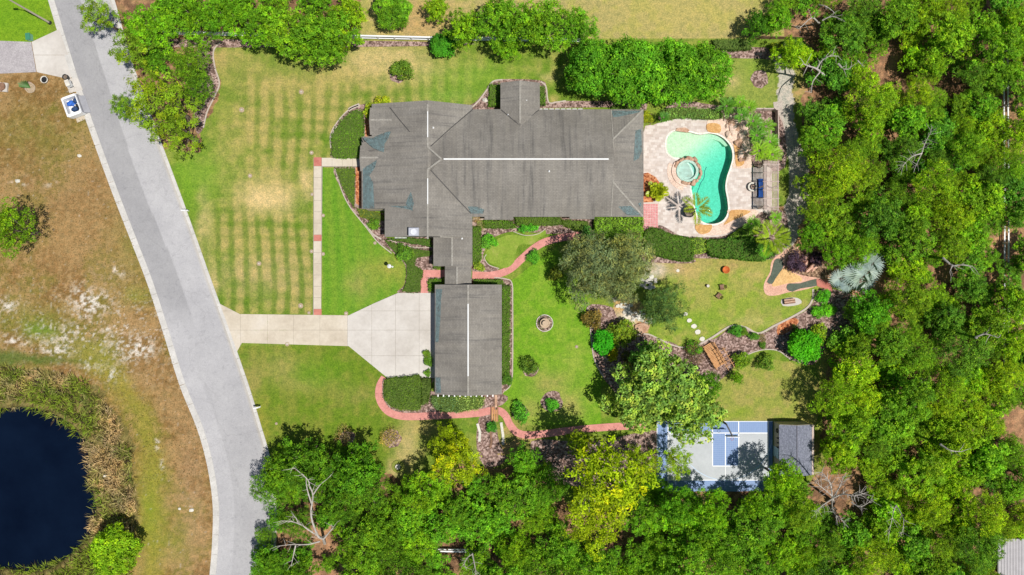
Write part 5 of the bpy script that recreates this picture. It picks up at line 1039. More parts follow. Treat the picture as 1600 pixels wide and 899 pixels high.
for k in range(64):
    e = rg.uniform(.1, 1.35); o_ = me_obj('frond', FR['cycad'][k % 2], cy); o_.location = (rg.uniform(-.5, .5), rg.uniform(-.5, .5), .7); o_.rotation_euler = (0, -e, k*2.39996); o_.scale = (1.75*math.cos(e*.4),)*3; g = rg.uniform(.8, 1.5); o_.color = (g*1.25, g*1.1, .8, 1)
# silver fan palm
def fan_mesh():
    V, F, K = [], [], []; rng = random.Random(2); n = 22
    for i in range(n):
        a = (i/(n-1)-.5)*4.4; r = 1.15*(1-.12*abs(a)/2.2)*rng.uniform(.93, 1.05); dz = rng.uniform(-.10, .10)-.30*abs(a)/2.2
        b0 = len(V); w_ = .068; ca, sa = math.cos(a), math.sin(a)
        V += [(.02*ca, .02*sa, 0), (r*.55*ca-w_*sa, r*.55*sa+w_*ca, dz*.4+.03), (r*ca, r*sa, dz), (r*.55*ca+w_*sa, r*.55*sa-w_*ca, dz*.4+.03), (r*.55*ca, r*.55*sa, dz*.4-.03)]
        F += [(b0, b0+4, b0+2, b0+1), (b0, b0+3, b0+2, b0+4)]; c = rng.uniform(.8, 1.15); K += [(.36*c, .47*c, .44*c)]*5
    return np_mesh('fan_leaf', V, F, M_palm, np.array(K))
q = P(1345, 440, 2.5); sp_ = thing('silver_fan_palm', 'silver-blue fan palm with broad pleated leaves at the edge of the right wood', 'palm', (q.x, q.y, 0))
bm = bmesh.new(); tube(bm, [(0, 0, -.1), (0, 0, 1.5), (0, 0, 2.4)], [.35, .3, .25], 10); part('trunk', bm, M_bark, sp_)
fm = fan_mesh(); fmat = M_bark
for (x, y, z, r, el) in ((1305, 435, 2.4, 1.5, -.9), (1318, 447, 2.2, 1.4, -1.3), (1340, 430, 2.8, 1.9, -1.6), (1352, 424, 3.2, 2.0, -1.9), (1362, 418, 3.3, 1.8, -2.4), (1368, 405, 3.4, 2.0, 1.2), (1330, 425, 3.0, 2.0, 2.5), (1345, 445, 2.2, 1.8, -1.5), (1360, 440, 2.6, 2.0, -1.0)):
    w_ = P(x, y, z); lo = w_-sp_.location; base = Vector((0, 0, 2.3)); d = (Vector((lo.x, lo.y, 0))).normalized() if Vector((lo.x, lo.y)).length > .3 else Vector((0, -1, 0))
    o_ = me_obj('fan_leaf', fm, sp_); o_.location = (lo.x-d.x*.6, lo.y-d.y*.6, z); o_.rotation_euler = (.25*math.sin(x), .2+.2*math.sin(y*3), math.atan2(d.y, d.x)); o_.scale = (r, r, r); 
    bm = bmesh.new(); tube(bm, [base-Vector((lo.x-d.x*.6, lo.y-d.y*.6, z))*0-Vector(o_.location), (0, 0, -.02)] if False else [base, Vector(o_.location)], [.06, .04], 5); part('leaf_stalk', bm, M_bark, sp_)

# reeds round the pond, dead grass: too many to count
def reeds():
    rng = np.random.default_rng(4); n = 60000
    outer = [(-60, 575), (0, 574), (60, 582), (120, 594), (158, 616), (186, 660), (206, 710), (212, 770), (210, 840), (200, 915), (-60, 915)]
    X = rng.uniform(-60, 215, n); Y = rng.uniform(570, 915, n); wx = X+(fbm(X, Y, 20, 3, 2)-.5)*20; wy = Y+(fbm(X, Y, 20, 3, 5)-.5)*20
    inner = [(x+(20-x)*.02, y+(765-y)*.02) for x, y in POND]
    k = inpoly(wx, wy, outer) & ~inpoly(wx, wy, inner); X, Y = X[k], Y[k]; n = len(X); cl = fbm(X, Y, 18, 3, 8); k = rng.random(n) < np.clip(cl*2.2-.35, .25, 1); X, Y, cl = X[k], Y[k], cl[k]; n = len(X)
    gx = np.round(X/6)*6; gy = np.round(Y/6)*6; ha = vnoise(gx, gy, 3.1, 4)*6.28*3; az = ha+rng.normal(size=n)*.9
    Ln = rng.uniform(.7, 1.7, n); tilt = rng.uniform(.8, 1.45, n); d = np.stack([np.cos(az)*np.sin(tilt), np.sin(az)*np.sin(tilt), np.cos(tilt)], 1)
    dst = inpoly(X, Y, [(x+(20-x)*-.10, y+(765-y)*-.10) for x, y in POND]); B = np.stack([(X-800)/10, (449.5-Y)/10, np.where(dst, -.8, -.15)], 1)
    side = unit(np.cross(d, rng.normal(size=(n, 3))))*.055; T = B+d*Ln[:, None]; Md = (B+T)/2+np.array((0, 0, .12)); V = np.stack([B, Md+side, T, Md-side], 1).reshape(-1, 3)
    c1 = np.array((.66, .48, .25)); c2 = np.array((.26, .36, .04)); c3 = np.array((.07, .05, .03)); u = np.clip((fbm(X, Y, 40, 4, 15)-.40)*5, 0, 1)[:, None]; col = c1*(1-u)+c2*u; dk = (rng.random((n, 1)) < .25); col = np.where(dk, c3, col)*rng.uniform(.7, 1.3, (n, 1))
    tag(me_obj('reeds', np_mesh('reeds', V, np.arange(n*4).reshape(n, 4), M_needle, np.repeat(col, 4, 0))), 'tangled tan and olive reeds ringing the dark pond', 'reeds', kind='stuff')
reeds()
def tufts():
    """coarse grass blades standing in the lawns and the dry field"""
    rng = np.random.default_rng(9); n = 110000; X = rng.uniform(-10, 1300, n); Y = rng.uniform(-10, 760, n)
    rl, rr = np.array(smooth_open(ROAD_L, 4)), np.array(smooth_open(ROAD_R, 4)); xl = np.interp(Y, rl[:, 1], rl[:, 0]); xr_ = np.interp(Y, rr[:, 1], rr[:, 0])
    west_ = X < xl-6; k = west_ & (rng.random(n) < .8) & ~inpoly(X, Y, [(-60, 575), (0, 572), (120, 590), (190, 650), (214, 780), (214, 860), (200, 915), (-60, 915)]) & ~((Y < 122) & (X < 130))
    X, Y = X[k], Y[k]; n = len(X); az = rng.uniform(0, 6.28, n); tl = rng.uniform(.6, 1.3, n); Ln = rng.uniform(.15, .42, n); d = np.stack([np.cos(az)*np.sin(tl), np.sin(az)*np.sin(tl), np.cos(tl)], 1)
    B = np.stack([(X-800)/10, (449.5-Y)/10, np.full(n, -.02)], 1); T = B+d*Ln[:, None]; side = unit(np.cross(d, rng.normal(size=(n, 3))))*.04; Md = (B+T)/2; V = np.stack([B, Md+side, T, Md-side], 1).reshape(-1, 3)
    u = np.clip((fbm(X, Y, 60, 4, 11)-.40)*5, 0, 1)[:, None]; col = (np.array((.40, .26, .115))*(1-u)+np.array((.24, .21, .05))*u)*rng.uniform(.55, 1.3, (n, 1))
    tag(me_obj('dry_grass', np_mesh('dry_grass', V, np.arange(n*4).reshape(n, 4), M_needle, np.repeat(col, 4, 0))), 'sparse dry grass blades standing over the brown field west of the road', 'grass', kind='stuff')
tufts()

# leafless trees, limb by limb
def bare_tree(limbs, label, base, mat=M_pale_bark, name='bare_tree', twigs=1, seed=1, cat='tree'):
    """limbs: [(px,py,z),...] lines with a start radius"""
    rg_ = random.Random(seed); q = P(*base); t = thing(name, label, cat, (q.x, q.y, 0)); bmt = bmesh.new(); tube(bmt, [(0, 0, -.2), tuple(P(*limbs[0][0][0])-Vector((q.x, q.y, 0)))], [limbs[0][1]*1.5, limbs[0][1]*1.1], 8); part('trunk', bmt, mat, t)
    for pts, r in limbs:
        W = [P(*p)-Vector((q.x, q.y, 0)) for p in pts]; W = [Vector(a) for a in smooth_open([tuple(v) for v in W], 3)]; n = len(W); bm = bmesh.new(); tube(bm, W, [r*(1-.8*i/(n-1)) for i in range(n)], 6)
        for i in range(2, n):
            for _ in range(twigs):
                d = (W[i]-W[i-1]).normalized(); e = Vector((rg_.uniform(-1, 1), rg_.uniform(-1, 1), rg_.uniform(-.3, .6))).normalized(); e = (e+d*.8).normalized(); l_ = rg_.uniform(.6, 1.8)*min(1, r*9)
                m_ = W[i]+e*l_*.5+Vector((rg_.uniform(-.1, .1), rg_.uniform(-.1, .1), .05)); tube(bm, [W[i], m_, W[i]+e*l_], [r*.28, r*.2, .012], 4)
        part('limb', bm, mat, t)
    return t
bare_tree([([(505, 842, 5), (497, 838, 6), (488, 815, 7.5), (486, 798, 8.5), (489, 775, 9), (484, 760, 10), (481, 750, 10.5), (468, 738, 11), (458, 730, 11)], .17), ([(488, 790, 8.5), (480, 765, 9.5), (478, 745, 10)], .14), ([(490, 772, 9), (500, 758, 10), (512, 748, 10.5)], .12), ([(505, 842, 5), (488, 832, 6), (470, 820, 7), (455, 815, 7.5), (440, 814, 8)], .16), ([(505, 843, 5), (516, 830, 6), (523, 821, 6.5)], .14), ([(500, 846, 5), (480, 851, 5.5), (455, 851, 6), (432, 854, 6.5)], .13), ([(462, 852, 6), (458, 870, 6), (455, 885, 6)], .12), ([(466, 817, 7), (462, 809, 7.5), (458, 806, 8)], .1)], 'leafless white-limbed tree in the lower left wood beside the road', (507, 850, 0), seed=3)
bare_tree([([(1288, 118, 4), (1276, 108, 6), (1262, 103, 7), (1255, 100, 8)], .2), ([(1276, 108, 6), (1284, 95, 7), (1296, 88, 8), (1310, 88, 8)], .16), ([(1310, 100, 6), (1318, 108, 6.5), (1328, 108, 7)], .16), ([(1282, 112, 5), (1270, 128, 6), (1268, 145, 6.5)], .12), ([(1340, 95, 6), (1350, 105, 6.5)], .1)], 'grey bare branches over brown litter near the top of the right wood', (1292, 122, 0), seed=5)
bare_tree([([(1278, 35, 4), (1268, 28, 6), (1252, 42, 7), (1247, 46, 7)], .12), ([(1280, 8, 6), (1290, 10, 7), (1302, 18, 7)], .12), ([(1285, 32, 5), (1300, 26, 6), (1318, 32, 7)], .12)], 'thin bare branches at the top edge of the right wood', (1282, 36, 0), seed=6)
bare_tree([([(1300, 775, 5), (1298, 758, 7), (1290, 745, 8), (1284, 738, 8.5)], .14), ([(1300, 775, 5), (1288, 765, 7), (1276, 755, 8)], .12), ([(1302, 778, 5), (1318, 772, 7), (1335, 775, 8), (1345, 770, 8)], .14), ([(1302, 778, 5), (1312, 760, 7), (1318, 745, 8)], .12), ([(1300, 780, 5), (1302, 800, 7), (1318, 815, 8)], .12), ([(1300, 780, 5), (1285, 790, 7), (1275, 800, 8)], .12), ([(1330, 785, 7), (1345, 792, 8), (1362, 782, 8)], .1)], 'grey tangle of bare twigs just below the shed', (1303, 785, 0), seed=7, twigs=4)
bare_tree([([(1400, 790, 6), (1396, 800, 8), (1390, 830, 9)], .1), ([(1400, 790, 6), (1412, 812, 8), (1408, 838, 9)], .1)], 'small bare grey treetop in the bottom of the right wood', (1402, 800, 0), seed=8, twigs=3)
bare_tree([([(1440, 240, 8), (1445, 225, 9), (1455, 205, 10)], .1), ([(1440, 240, 8), (1425, 245, 9), (1412, 258, 9)], .1), ([(1440, 240, 8), (1430, 262, 9)], .08)], 'bare grey branches between the crowns level with the pool', (1436, 245, 0), seed=9, twigs=4)
bare_tree([([(1474, 404, 8), (1488, 415, 9), (1500, 414, 9.5), (1519, 416, 10)], .16), ([(1488, 415, 9), (1484, 425, 9)], .1)], 'bleached bare bough level with the silver palm, right of the wood centre', (1476, 404, 0), seed=10)
bare_tree([([(1525, 527, 9), (1540, 522, 10), (1560, 528, 10.5)], .15)], 'bleached bough in the right wood level with the vivid shrub', (1528, 530, 0), seed=12)
bare_tree([([(1470, 695, 9), (1485, 704, 10), (1502, 706, 10)], .15)], 'bleached bough in the right wood level with the shed', (1472, 696, 0), seed=13)
bare_tree([([(738, 866, 6), (742, 885, 7), (744, 900, 7)], .12), ([(738, 866, 6), (730, 872, 7), (724, 884, 7)], .1)], 'small bare branches beside the white fence in the bottom wood', (738, 862, 0), seed=14, twigs=2)

# ------------------------------------------------------------------ things
def tbox(name, dims, mat, parent, z0=0, loc=(0, 0), rz=0, label=None):
    bm = bmesh.new(); sx, sy, sz = dims; box(bm, -sx/2, sx/2, -sy/2, sy/2, 0, sz, Matrix.Translation((loc[0], loc[1], z0)) @ Matrix.Rotation(rz, 4, 'Z')); return part(name, bm, mat, parent, label=label)
M_blue = plain('blue_fabric', (.03, .13, .50), .7, .2, 3); M_navy = plain('navy_fabric', (.02, .05, .13), .7, .2, 3); M_grey = plain('grey_plastic', (.30, .30, .33), .6, .1)
M_black = plain('black_pot', (.02, .02, .022), .45, .2); M_green = plain('green_box', (.05, .22, .13), .5, .1); M_rust = plain('rusty_orange', (.50, .13, .03), .7, .25, 4); M_brown = mottle('brown_wood', [(.3, (.16, .085, .05)), (.7, (.30, .17, .11))], 2, 12, .8, .3)
M_pbeam = mottle('weathered_pink_wood', [(.3, (.42, .31, .26)), (.7, (.62, .51, .45))], 2, 12, .8, .3)
# container beside the road
q = P(120, 168); t = thing('open_container', 'white open-topped container holding bright blue bags beside the road', 'container', (q.x, q.y, 0), math.radians(-65.5)+math.pi/2+math.radians(-90)+math.radians(90)-math.radians(90))
t.rotation_euler = (0, 0, math.radians(20)); Wd, Ln_, Hh = 2.2, 3.0, 1.1
tbox('floor_panel', (Wd, Ln_, .1), M_white, t, .15)
for (sx, sy, lx, ly) in ((.25, Ln_, -Wd/2, 0), (.12, Ln_, Wd/2-.05, 0), (Wd-.2, .45, .02, -Ln_/2+.1), (Wd-.2, .35, .02, Ln_/2-.1)): tbox('side_panel', (sx, sy, Hh), M_white, t, .2, (lx, ly))
rg = random.Random(2)
for (x, y, sx, sy, m_) in ((-.35, .55, .55, .42, M_blue), (.1, .2, .35, .3, M_blue), (.05, -.5, .6, .4, M_navy), (.6, .7, .35, .5, M_navy), (.6, -.2, .28, .3, M_black), (.4, -.1, .25, .18, M_stone)):
    o_ = part('bag', rock_bm(rg, sx, sy, .35), m_, t, True); o_.location = (x, y, .75)
bm = bmesh.new(); box(bm, Wd/2+.02, Wd/2+.10, -Ln_/2, Ln_/2, .1, 1.15, Matrix.Rotation(.0, 4, 'Y')); part('gate_panel', bm, M_grey, t)
bm = bmesh.new(); v = [bm.verts.new(p) for p in ((Wd/2+.1, -1.5, .1), (Wd/2+.75, -1.5, .09), (Wd/2+.75, 1.3, .09), (Wd/2+.1, 1.3, .8), (Wd/2+.1, -1.5, .8))]; bm.faces.new((v[0], v[1], v[4])); bm.faces.new((v[1], v[2], v[3], v[4])); part('ramp_panel', bm, plain('ramp_grey', (.34, .34, .37), .6), t)
q = P(49, 60); t = thing('utility_box', 'small pale green utility box at the corner of the neighbour drive', 'utility box', (q.x, q.y, 0), .1); tbox('cabinet', (.6, .95, .8), plain('pale_green', (.20, .42, .30), .6), t); tbox('cap', (.7, 1.05, .06), M_green, t, .8)
q = P(78, 36); t = thing('light_pole', 'tall tan street light pole at the top left corner', 'street light', (q.x, q.y, 0)); M_tan = plain('tan_pole', (.52, .46, .36), .6, .08)
bm = bmesh.new(); tube(bm, [(0, 0, 0), (0, 0, 6), (0, 0, 11)], [.16, .13, .09], 10); part('pole', bm, M_tan, t); bm = bmesh.new(); tube(bm, [(0, 0, 0), (0, 0, .35)], [.32, .26], 12); part('pole_base', bm, M_dark, t)
bm = bmesh.new(); tube(bm, [(0, 0, 10.8), (-.9, .1, 11.2)], .06, 6); part('arm', bm, M_tan, t); tbox('lamp_head', (.7, .3, .14), M_grey, t, 11.15, (-1.2, .13))
def pot(px, py, r, h, label, mat, soil=M_bark, name='plant_pot', cat='plant pot'):
    q = P(px, py); t = thing(name, label, cat, (q.x, q.y, .08)); bm = bmesh.new(); lathe(bm, [(r*.7, 0), (r, h*.7), (r*1.05, h), (r*.88, h), (r*.85, h*.8), (.01, h*.78)], 18); fixn(bm); part('pot', bm, mat, t, True); bm = bmesh.new(); lathe(bm, [(r*.84, h*.80), (r*.5, h*.84), (.02, h*.86)], 14); part('soil', bm, soil, t); return t
pot(72, 126, .55, .45, 'round grey pot ring at the edge of the neighbour drive', M_stone, M_black); pot(107, 123, .42, .8, 'black round bin at the corner of the mailbox slab', M_black); pot(1075, 332, .85, .8, 'large round black pot under the young palm by the pool', M_black)
q = P(114, 134); t = thing('mailbox_cluster', 'white cluster mailbox on the slab beside the road', 'mailbox', (q.x, q.y, .08), .35); tbox('pedestal', (.3, .3, .6), M_white, t); tbox('cabinet', (.55, .9, .7), M_white, t, .6); tbox('roof', (.65, 1.0, .06), M_stone, t, 1.3)
def post_box(px, py, ang, label):
    q = P(px, py); t = thing('mailbox', label, 'mailbox', (q.x, q.y, 0), ang); tbox('post', (.14, .14, 1.15), M_white, t); tbox('arm', (1.1, .12, .1), M_white, t, .95, (.2, 0)); bm = bmesh.new()
    prof = [(-.13, 0), (.13, 0), (.13, .15), (.07, .25), (-.07, .25), (-.13, .15)]; quadprism(bm, prof, 'x', -.1, .65); bmesh.ops.translate(bm, verts=bm.verts, vec=(0, 0, 1.06)); fixn(bm); part('box', bm, M_white, t); tbox('flag', (.04, .02, .2), M_rust, t, 1.25, (.1, -.15)); return t
post_box(295, 330, math.radians(180), 'white mailbox on a post at the road edge of the striped lawn'); post_box(407, 635, math.radians(190), 'white mailbox at the road edge of the lower front lawn')
q = P(613, 417); t = thing('lamp_post', 'white garden lamp post on the front lawn near the drive', 'lamp post', (q.x, q.y, 0)); bm = bmesh.new(); tube(bm, [(0, 0, 0), (0, 0, .25), (0, 0, 2.2)], [.18, .08, .07], 10); part('post', bm, M_white, t); bm = bmesh.new(); lathe(bm, [(.05, 2.2), (.2, 2.3), (.26, 2.7), (.32, 2.72), (.05, 2.95)], 10); part('lantern', bm, M_white, t); bm = bmesh.new(); tube(bm, [(-.45, 0, 2.0), (.45, 0, 2.0)], .04, 6); part('ladder_bar', bm, M_white, t)
# ring markers in the lawns
r_s = .8; M_ring = plain('sandy_ring', (.40, .31, .21), .9, .2, 5)
def ring_marker(px, py, r, label):
    q = P(px, py); t = thing('sprinkler', label, 'sprinkler', (q.x, q.y, .03), 0, 'round sprinkler rings set in the front lawn'); bm = bmesh.new(); r *= .85; lathe(bm, [(r, -.1), (r, .07), (r*.72, .08), (r*.68, .02), (.02, .02)], 16); part('ring', bm, M_ring, t); bm = bmesh.new(); lathe(bm, [(r*.38, 0), (r*.36, .14), (.02, .16)], 10); part('head', bm, M_conc, t)
for (x, y, r, lab) in ((378, 172, .48, 'pale sprinkler ring nearest the roadside pines on the front lawn'), (471, 144, .45, 'pale sprinkler ring alone in the dry top of the lawn'), (391, 275, .4, 'sprinkler ring on the striped lawn left of the dry patch'), (487, 239, .38, 'mint green sprinkler ring by the corner of the front walk'), (488, 304, .33, 'sprinkler ring touching the left side of the upper front walk'), (505, 337, .33, 'small dark sprinkler ring right of the upper front walk'), (405, 412, .42, 'sprinkler ring in the plaid part of the striped lawn'), (487, 393, .36, 'sprinkler ring left of the middle of the front walk'), (505, 397, .34, 'sprinkler ring right of the middle of the front walk'), (470, 478, .48, 'large sprinkler ring in the lawn corner above the drive'), (541, 490, .38, 'sprinkler ring at the upper bend of the drive'), (449, 538, .4, 'sprinkler ring touching the lower edge of the drive'), (483, 489, .3, 'small sprinkler ring at the foot of the front walk'), (432, 662, .25, 'tiny white sprinkler ring beside the road on the lower lawn'), (586, 380, .3, 'sprinkler ring at the edge of the curved front bed'), (901, 542, .3, 'pale sprinkler ring on the back lawn'), (905, 541, .25, '')):
    if lab: ring_marker(x, y, r, lab)
q = P(622, 729); t = thing('tree_ring', 'pale ring around a stump in the dry gap of the bottom wood', 'tree ring', (q.x, q.y, 0)); bm = bmesh.new(); lathe(bm, [(1.0, 0), (1.0, .12), (.6, .14), (.55, .05), (.03, .05)], 20); part('ring', bm, mottle('green_ring', [(.3, (.16, .20, .03)), (.7, (.24, .26, .05))], 2, 6), t); bm = bmesh.new(); lathe(bm, [(.42, 0), (.4, .35), (.03, .36)], 12); part('stump', bm, M_stone, t)
q = P(851, 505); t = thing('garden_fountain', 'tiered tan fountain bowl in a round planted ring on the lawn', 'fountain', (q.x, q.y, 0)); M_ft = plain('fountain_stone', (.50, .38, .26), .8, .15, 3)
bm = bmesh.new(); lathe(bm, [(.25, 0), (.2, .5), (.75, .62), (.78, .7), (.66, .7), (.6, .64), (.12, .62), (.1, 1.0), (.42, 1.08), (.44, 1.14), (.34, 1.12), (.03, 1.1)], 20); fixn(bm); part('bowls', bm, M_ft, t, True); bm = bmesh.new(); lathe(bm, [(1.34, 0), (1.34, .14), (1.24, .14), (1.24, -.02)], 24, cap=False); fixn(bm); part('edging_ring', bm, M_stone, t)
hedge([(851+12*math.cos(a*.6)*1, 505+12*math.sin(a*.6)) for a in range(10)], .3, 'low green planting around the tan fountain', (.08, .15, .03), dens=14, name='ring_planting', cat='plants', core=False, leaf=.18)
# fences
def fence(name, pts, label, mat, h=1.3, step=24, rails=(.35, .75, 1.15), rw=.05, rh=.14, pw=.13, group=None, cat='fence'):
    q0 = P(*pts[0]); t = thing(name, label, cat, (q0.x, q0.y, 0), 0, group); P0 = [P(*p)-Vector((q0.x, q0.y, 0)) for p in pts]; posts = []
    for a, b_ in zip(P0, P0[1:]):
        n = max(1, round((b_-a).length*10/step))
        posts += [a.lerp(b_, k/n) for k in range(n)]
    posts.append(P0[-1]); pm = None
    for p in posts:
        if pm is None: o_ = tbox('post', (pw, pw, h), mat, t); pm = o_.data
        else: o_ = me_obj('post', pm, t)
        o_.location = p
    for a, b_ in zip(posts, posts[1:]):
        for z in rails:
            bm = bmesh.new(); beam(bm, (a.x, a.y, z), (b_.x, b_.y, z), rw, rh); part('rail', bm, mat, t)
    return t
fence('rail_fence', [(262, 54), (365, 56.5), (540, 60), (670, 63), (770, 64), (905, 66)], 'long white rail fence between the house lawn and the top edge', M_white, 1.35, 24, (.4, 1.25), .22, .12, .2)
fence('rail_fence', [(1565, 60), (1567, 300), (1566, 620)], 'white rail fence running down the right wood between the crowns', M_white, 1.35, 26, (.4, 1.25), .2, .12, .2)
fence('rail_fence', [(640, 855), (700, 857), (760, 858)], 'short white rail fence showing through the bottom wood', M_white, 1.35, 22, (.4, 1.25), .2, .12, .2)
fence('plank_fence', [(1176, 61), (1230, 62), (1300, 63)], 'low brown wooden fence at the top of the north-east lawn', M_brown, 1.2, 22, (.3, .6, .9, 1.1), .06, .2, .14)
fence('plank_fence', [(1173, 173), (1206, 173), (1211, 176), (1212, 232)], 'brown wooden screen around the palm clump beside the sandy drive', M_pbeam, 1.4, 18, (.3, .6, .9, 1.2), .12, .2, .16)
# pergola
zt = 2.6; A_ = P(1193, 253, zt); B_ = P(1216.5, 328, zt); t = thing('pergola', 'weathered slatted pergola over the right side of the pool deck', 'pergola', ((A_.x+B_.x)/2, (A_.y+B_.y)/2, .1)); lx, ly = (B_.x-A_.x)/2, (A_.y-B_.y)/2
for sx in (-1, 1):
    for sy in (-1, 0, 1): tbox('post', (.16, .16, 2.3), M_pbeam, t, 0, (sx*(lx-.1), sy*(ly-.5)))
    bm = bmesh.new(); box(bm, sx*(lx-.1)-.06, sx*(lx-.1)+.06, -ly, ly, 2.3, 2.45); part('beam', bm, M_pbeam, t)
for k in range(6):
    y = -ly+.4+k*(2*ly-.8)/5; bm = bmesh.new(); box(bm, -lx-.1, lx+.1, y-.06, y+.06, 2.452, 2.56); part('beam', bm, M_pbeam, t)
sl = None
for k in range(12):
    x = -lx+.06+k*(2*lx-.12)/11
    if sl is None: o_ = tbox('slat', (.10, 2*ly+.2, .06), M_pbeam, t, 0); sl = o_.data
    else: o_ = me_obj('slat', sl, t)
    o_.location = (x, 0, 2.562)
q = P(1190, 294, .6); t = thing('outdoor_sofa', 'blue cushioned outdoor sofa under the edge of the pergola', 'sofa', (q.x, q.y, .1)); tbox('frame', (1.0, 2.7, .28), M_dark, t)
for k in (-1, 0, 1): tbox('seat_cushion', (.75, .82, .16), M_blue, t, .28, (-.08, k*.86)); tbox('back_cushion', (.2, .82, .4), M_blue, t, .4, (.38, k*.86))
for k in (-1, 1): tbox('armrest', (.95, .12, .5), M_blue, t, .1, (0, k*1.36))
q = P(1174, 293); t = thing('fire_table', 'round dark fire table with a pale rim between pool and sofa', 'table', (q.x, q.y, .1)); bm = bmesh.new(); lathe(bm, [(.5, 0), (.52, .4), (.72, .42), (.72, .5), (.5, .5), (.48, .44), (.02, .44)], 24); fixn(bm); part('rim', bm, M_stone, t); bm = bmesh.new(); lathe(bm, [(.47, .46), (.02, .52)], 16); part('burner', bm, M_black, t)
for k in range(7): o_ = part('ember_stone', rock_bm(rg, .09, .08, .07, sub=1), M_rock, t); o_.location = (.25*math.cos(k*.9), .25*math.sin(k*.9), .54)
# fire bowl, chairs and stump on the back lawn
q = P(1133, 422); t = thing('fire_bowl', 'rusty orange round fire bowl on the back lawn', 'fire pit', (q.x, q.y, 0)); bm = bmesh.new(); lathe(bm, [(.25, .1), (.48, .3), (.58, .55), (.52, .55), (.42, .36), (.02, .28)], 20); fixn(bm); part('bowl', bm, M_rust, t, True)
for k in range(3): a = k*2.09; bm = bmesh.new(); tube(bm, [(.25*math.cos(a), .25*math.sin(a), .2), (.5*math.cos(a), .5*math.sin(a), 0)], .04, 6); part('leg', bm, M_rust, t)
def chair(px, py, a, label):
    q = P(px, py); t = thing('garden_chair', label, 'chair', (q.x, q.y, 0), a, 'brown chairs on the back lawn')
    for k in range(4): tbox('seat_slat', (.62, .13, .03), M_brown, t, .36, (0, -.22+k*.15))
    for k in range(4): bm = bmesh.new(); box(bm, -.28+k*.15, -.17+k*.15, .3, .33, .35, 1.05, Matrix.Rotation(-.3, 4, 'X')); part('back_slat', bm, M_brown, t)
    for sx in (-1, 1): tbox('arm', (.12, .75, .03), M_brown, t, .58, (sx*.36, .02)); tbox('leg', (.07, .09, .58), M_brown, t, 0, (sx*.35, -.3)); tbox('leg', (.07, .09, .58), M_brown, t, 0, (sx*.35, .3))
    return t
chair(1127, 449, -1.4, 'brown wooden chair nearest the orange fire bowl'); chair(1122, 462, -2.3, 'brown wooden chair lower on the back lawn, turned away'); 
q = P(1105, 447); t = thing('stump_stool', 'small dark stump stool left of the two lawn chairs', 'stool', (q.x, q.y, 0)); bm = bmesh.new(); tube(bm, [(0, 0, 0), (0, 0, .5)], [.26, .22], 10); part('trunk_piece', bm, M_brown, t); bm = bmesh.new(); tube(bm, [(0, 0, .5), (0, 0, .53)], .23, 10); part('top', bm, M_stone, t)
# bench planter
slab('bench_pad', [(1221, 468), (1240, 465), (1250, 468), (1252, 474), (1240, 478), (1223, 478)], .06, M_conc, sm=2)
q = P(1232, 471); t = thing('wooden_bench', 'brown box bench on a pale gravel pad by the putting green', 'bench', (q.x, q.y, .06), .12); tbox('body', (1.6, .75, .45), M_brown, t)
for k in range(4): tbox('seat_board', (1.7, .17, .04), M_rock if k % 2 else M_brown, t, .45, (0, -.29+k*.195))
# putting green
M_turf = mottle('dark_putting_turf', [(.3, (.075, .095, .07)), (.7, (.12, .14, .105))], .8, 6, .95, .3); M_peach = mottle('peach_concrete', [(.3, (.56, .30, .22)), (.7, (.68, .42, .31))], .6, 5, .85, .2)
slab('putting_surround', [(1240, 384), (1220, 396), (1208, 405), (1204, 414), (1203, 425), (1195, 440), (1193, 452), (1198, 461), (1212, 462), (1232, 457), (1252, 454), (1276, 447), (1282, 440), (1282, 425), (1262, 400)], .05, M_peach, sm=3)
slab('sand_bed', [(1229, 416), (1236, 425), (1250, 432), (1252, 440), (1230, 443), (1210, 448), (1206, 444), (1216, 428)], .09, mottle('orange_sand', [(.3, (.56, .33, .13)), (.7, (.72, .48, .22))], .8, 5, .95, .2), sm=2)
slab('putting_green', [(1210, 407), (1216, 404), (1222, 407), (1224, 416), (1218, 426), (1211, 436), (1206, 444), (1198, 441), (1204, 430), (1207, 418)], .11, M_turf, sm=2)
slab('putting_green', [(1229, 447), (1234, 443), (1250, 443), (1275, 436), (1280, 446), (1250, 451), (1238, 456), (1230, 453)], .11, M_turf, sm=2)
slab('brick_landing', [(1275, 437), (1282, 436), (1294, 437), (1298, 446), (1301, 456), (1288, 452), (1276, 447)], .14, M_brick)
slab('dark_planting_bed', [(1228, 414), (1234, 394), (1258, 388), (1290, 398), (1300, 432), (1276, 434), (1252, 430), (1238, 424)], .16, M_litter, sm=2)
slab('plank_edge', ribbon([(1232, 402), (1248, 395), (1262, 390)], 7), .35, M_brown)
for (x, y, r, c, lab) in ((1246, 412, 17, (.75, .26, 3.6), 'purple-black leafed shrub over the orange sand bed'), (1278, 405, 12, (.62, .22, 3.0), 'smaller purple shrub right of the pinkish rocks')): tree('shrub', x, y, r, c, lab, 'shrub', name='purple_shrub', zs=1.1)
t = thing('pink_rocks', 'pinkish slabs of rock leaning beside the purple shrub', 'rocks', (*V2(1263, 412), 0))
for k in range(7): o_ = part('rock', rock_bm(rg, .75, .25, .3), M_peach, t); o_.location = (rg.uniform(-.9, .9), rg.uniform(-1, 1), .7); o_.rotation_euler = (rg.uniform(-.5, .5), 0, .9+rg.uniform(-.3, .3))
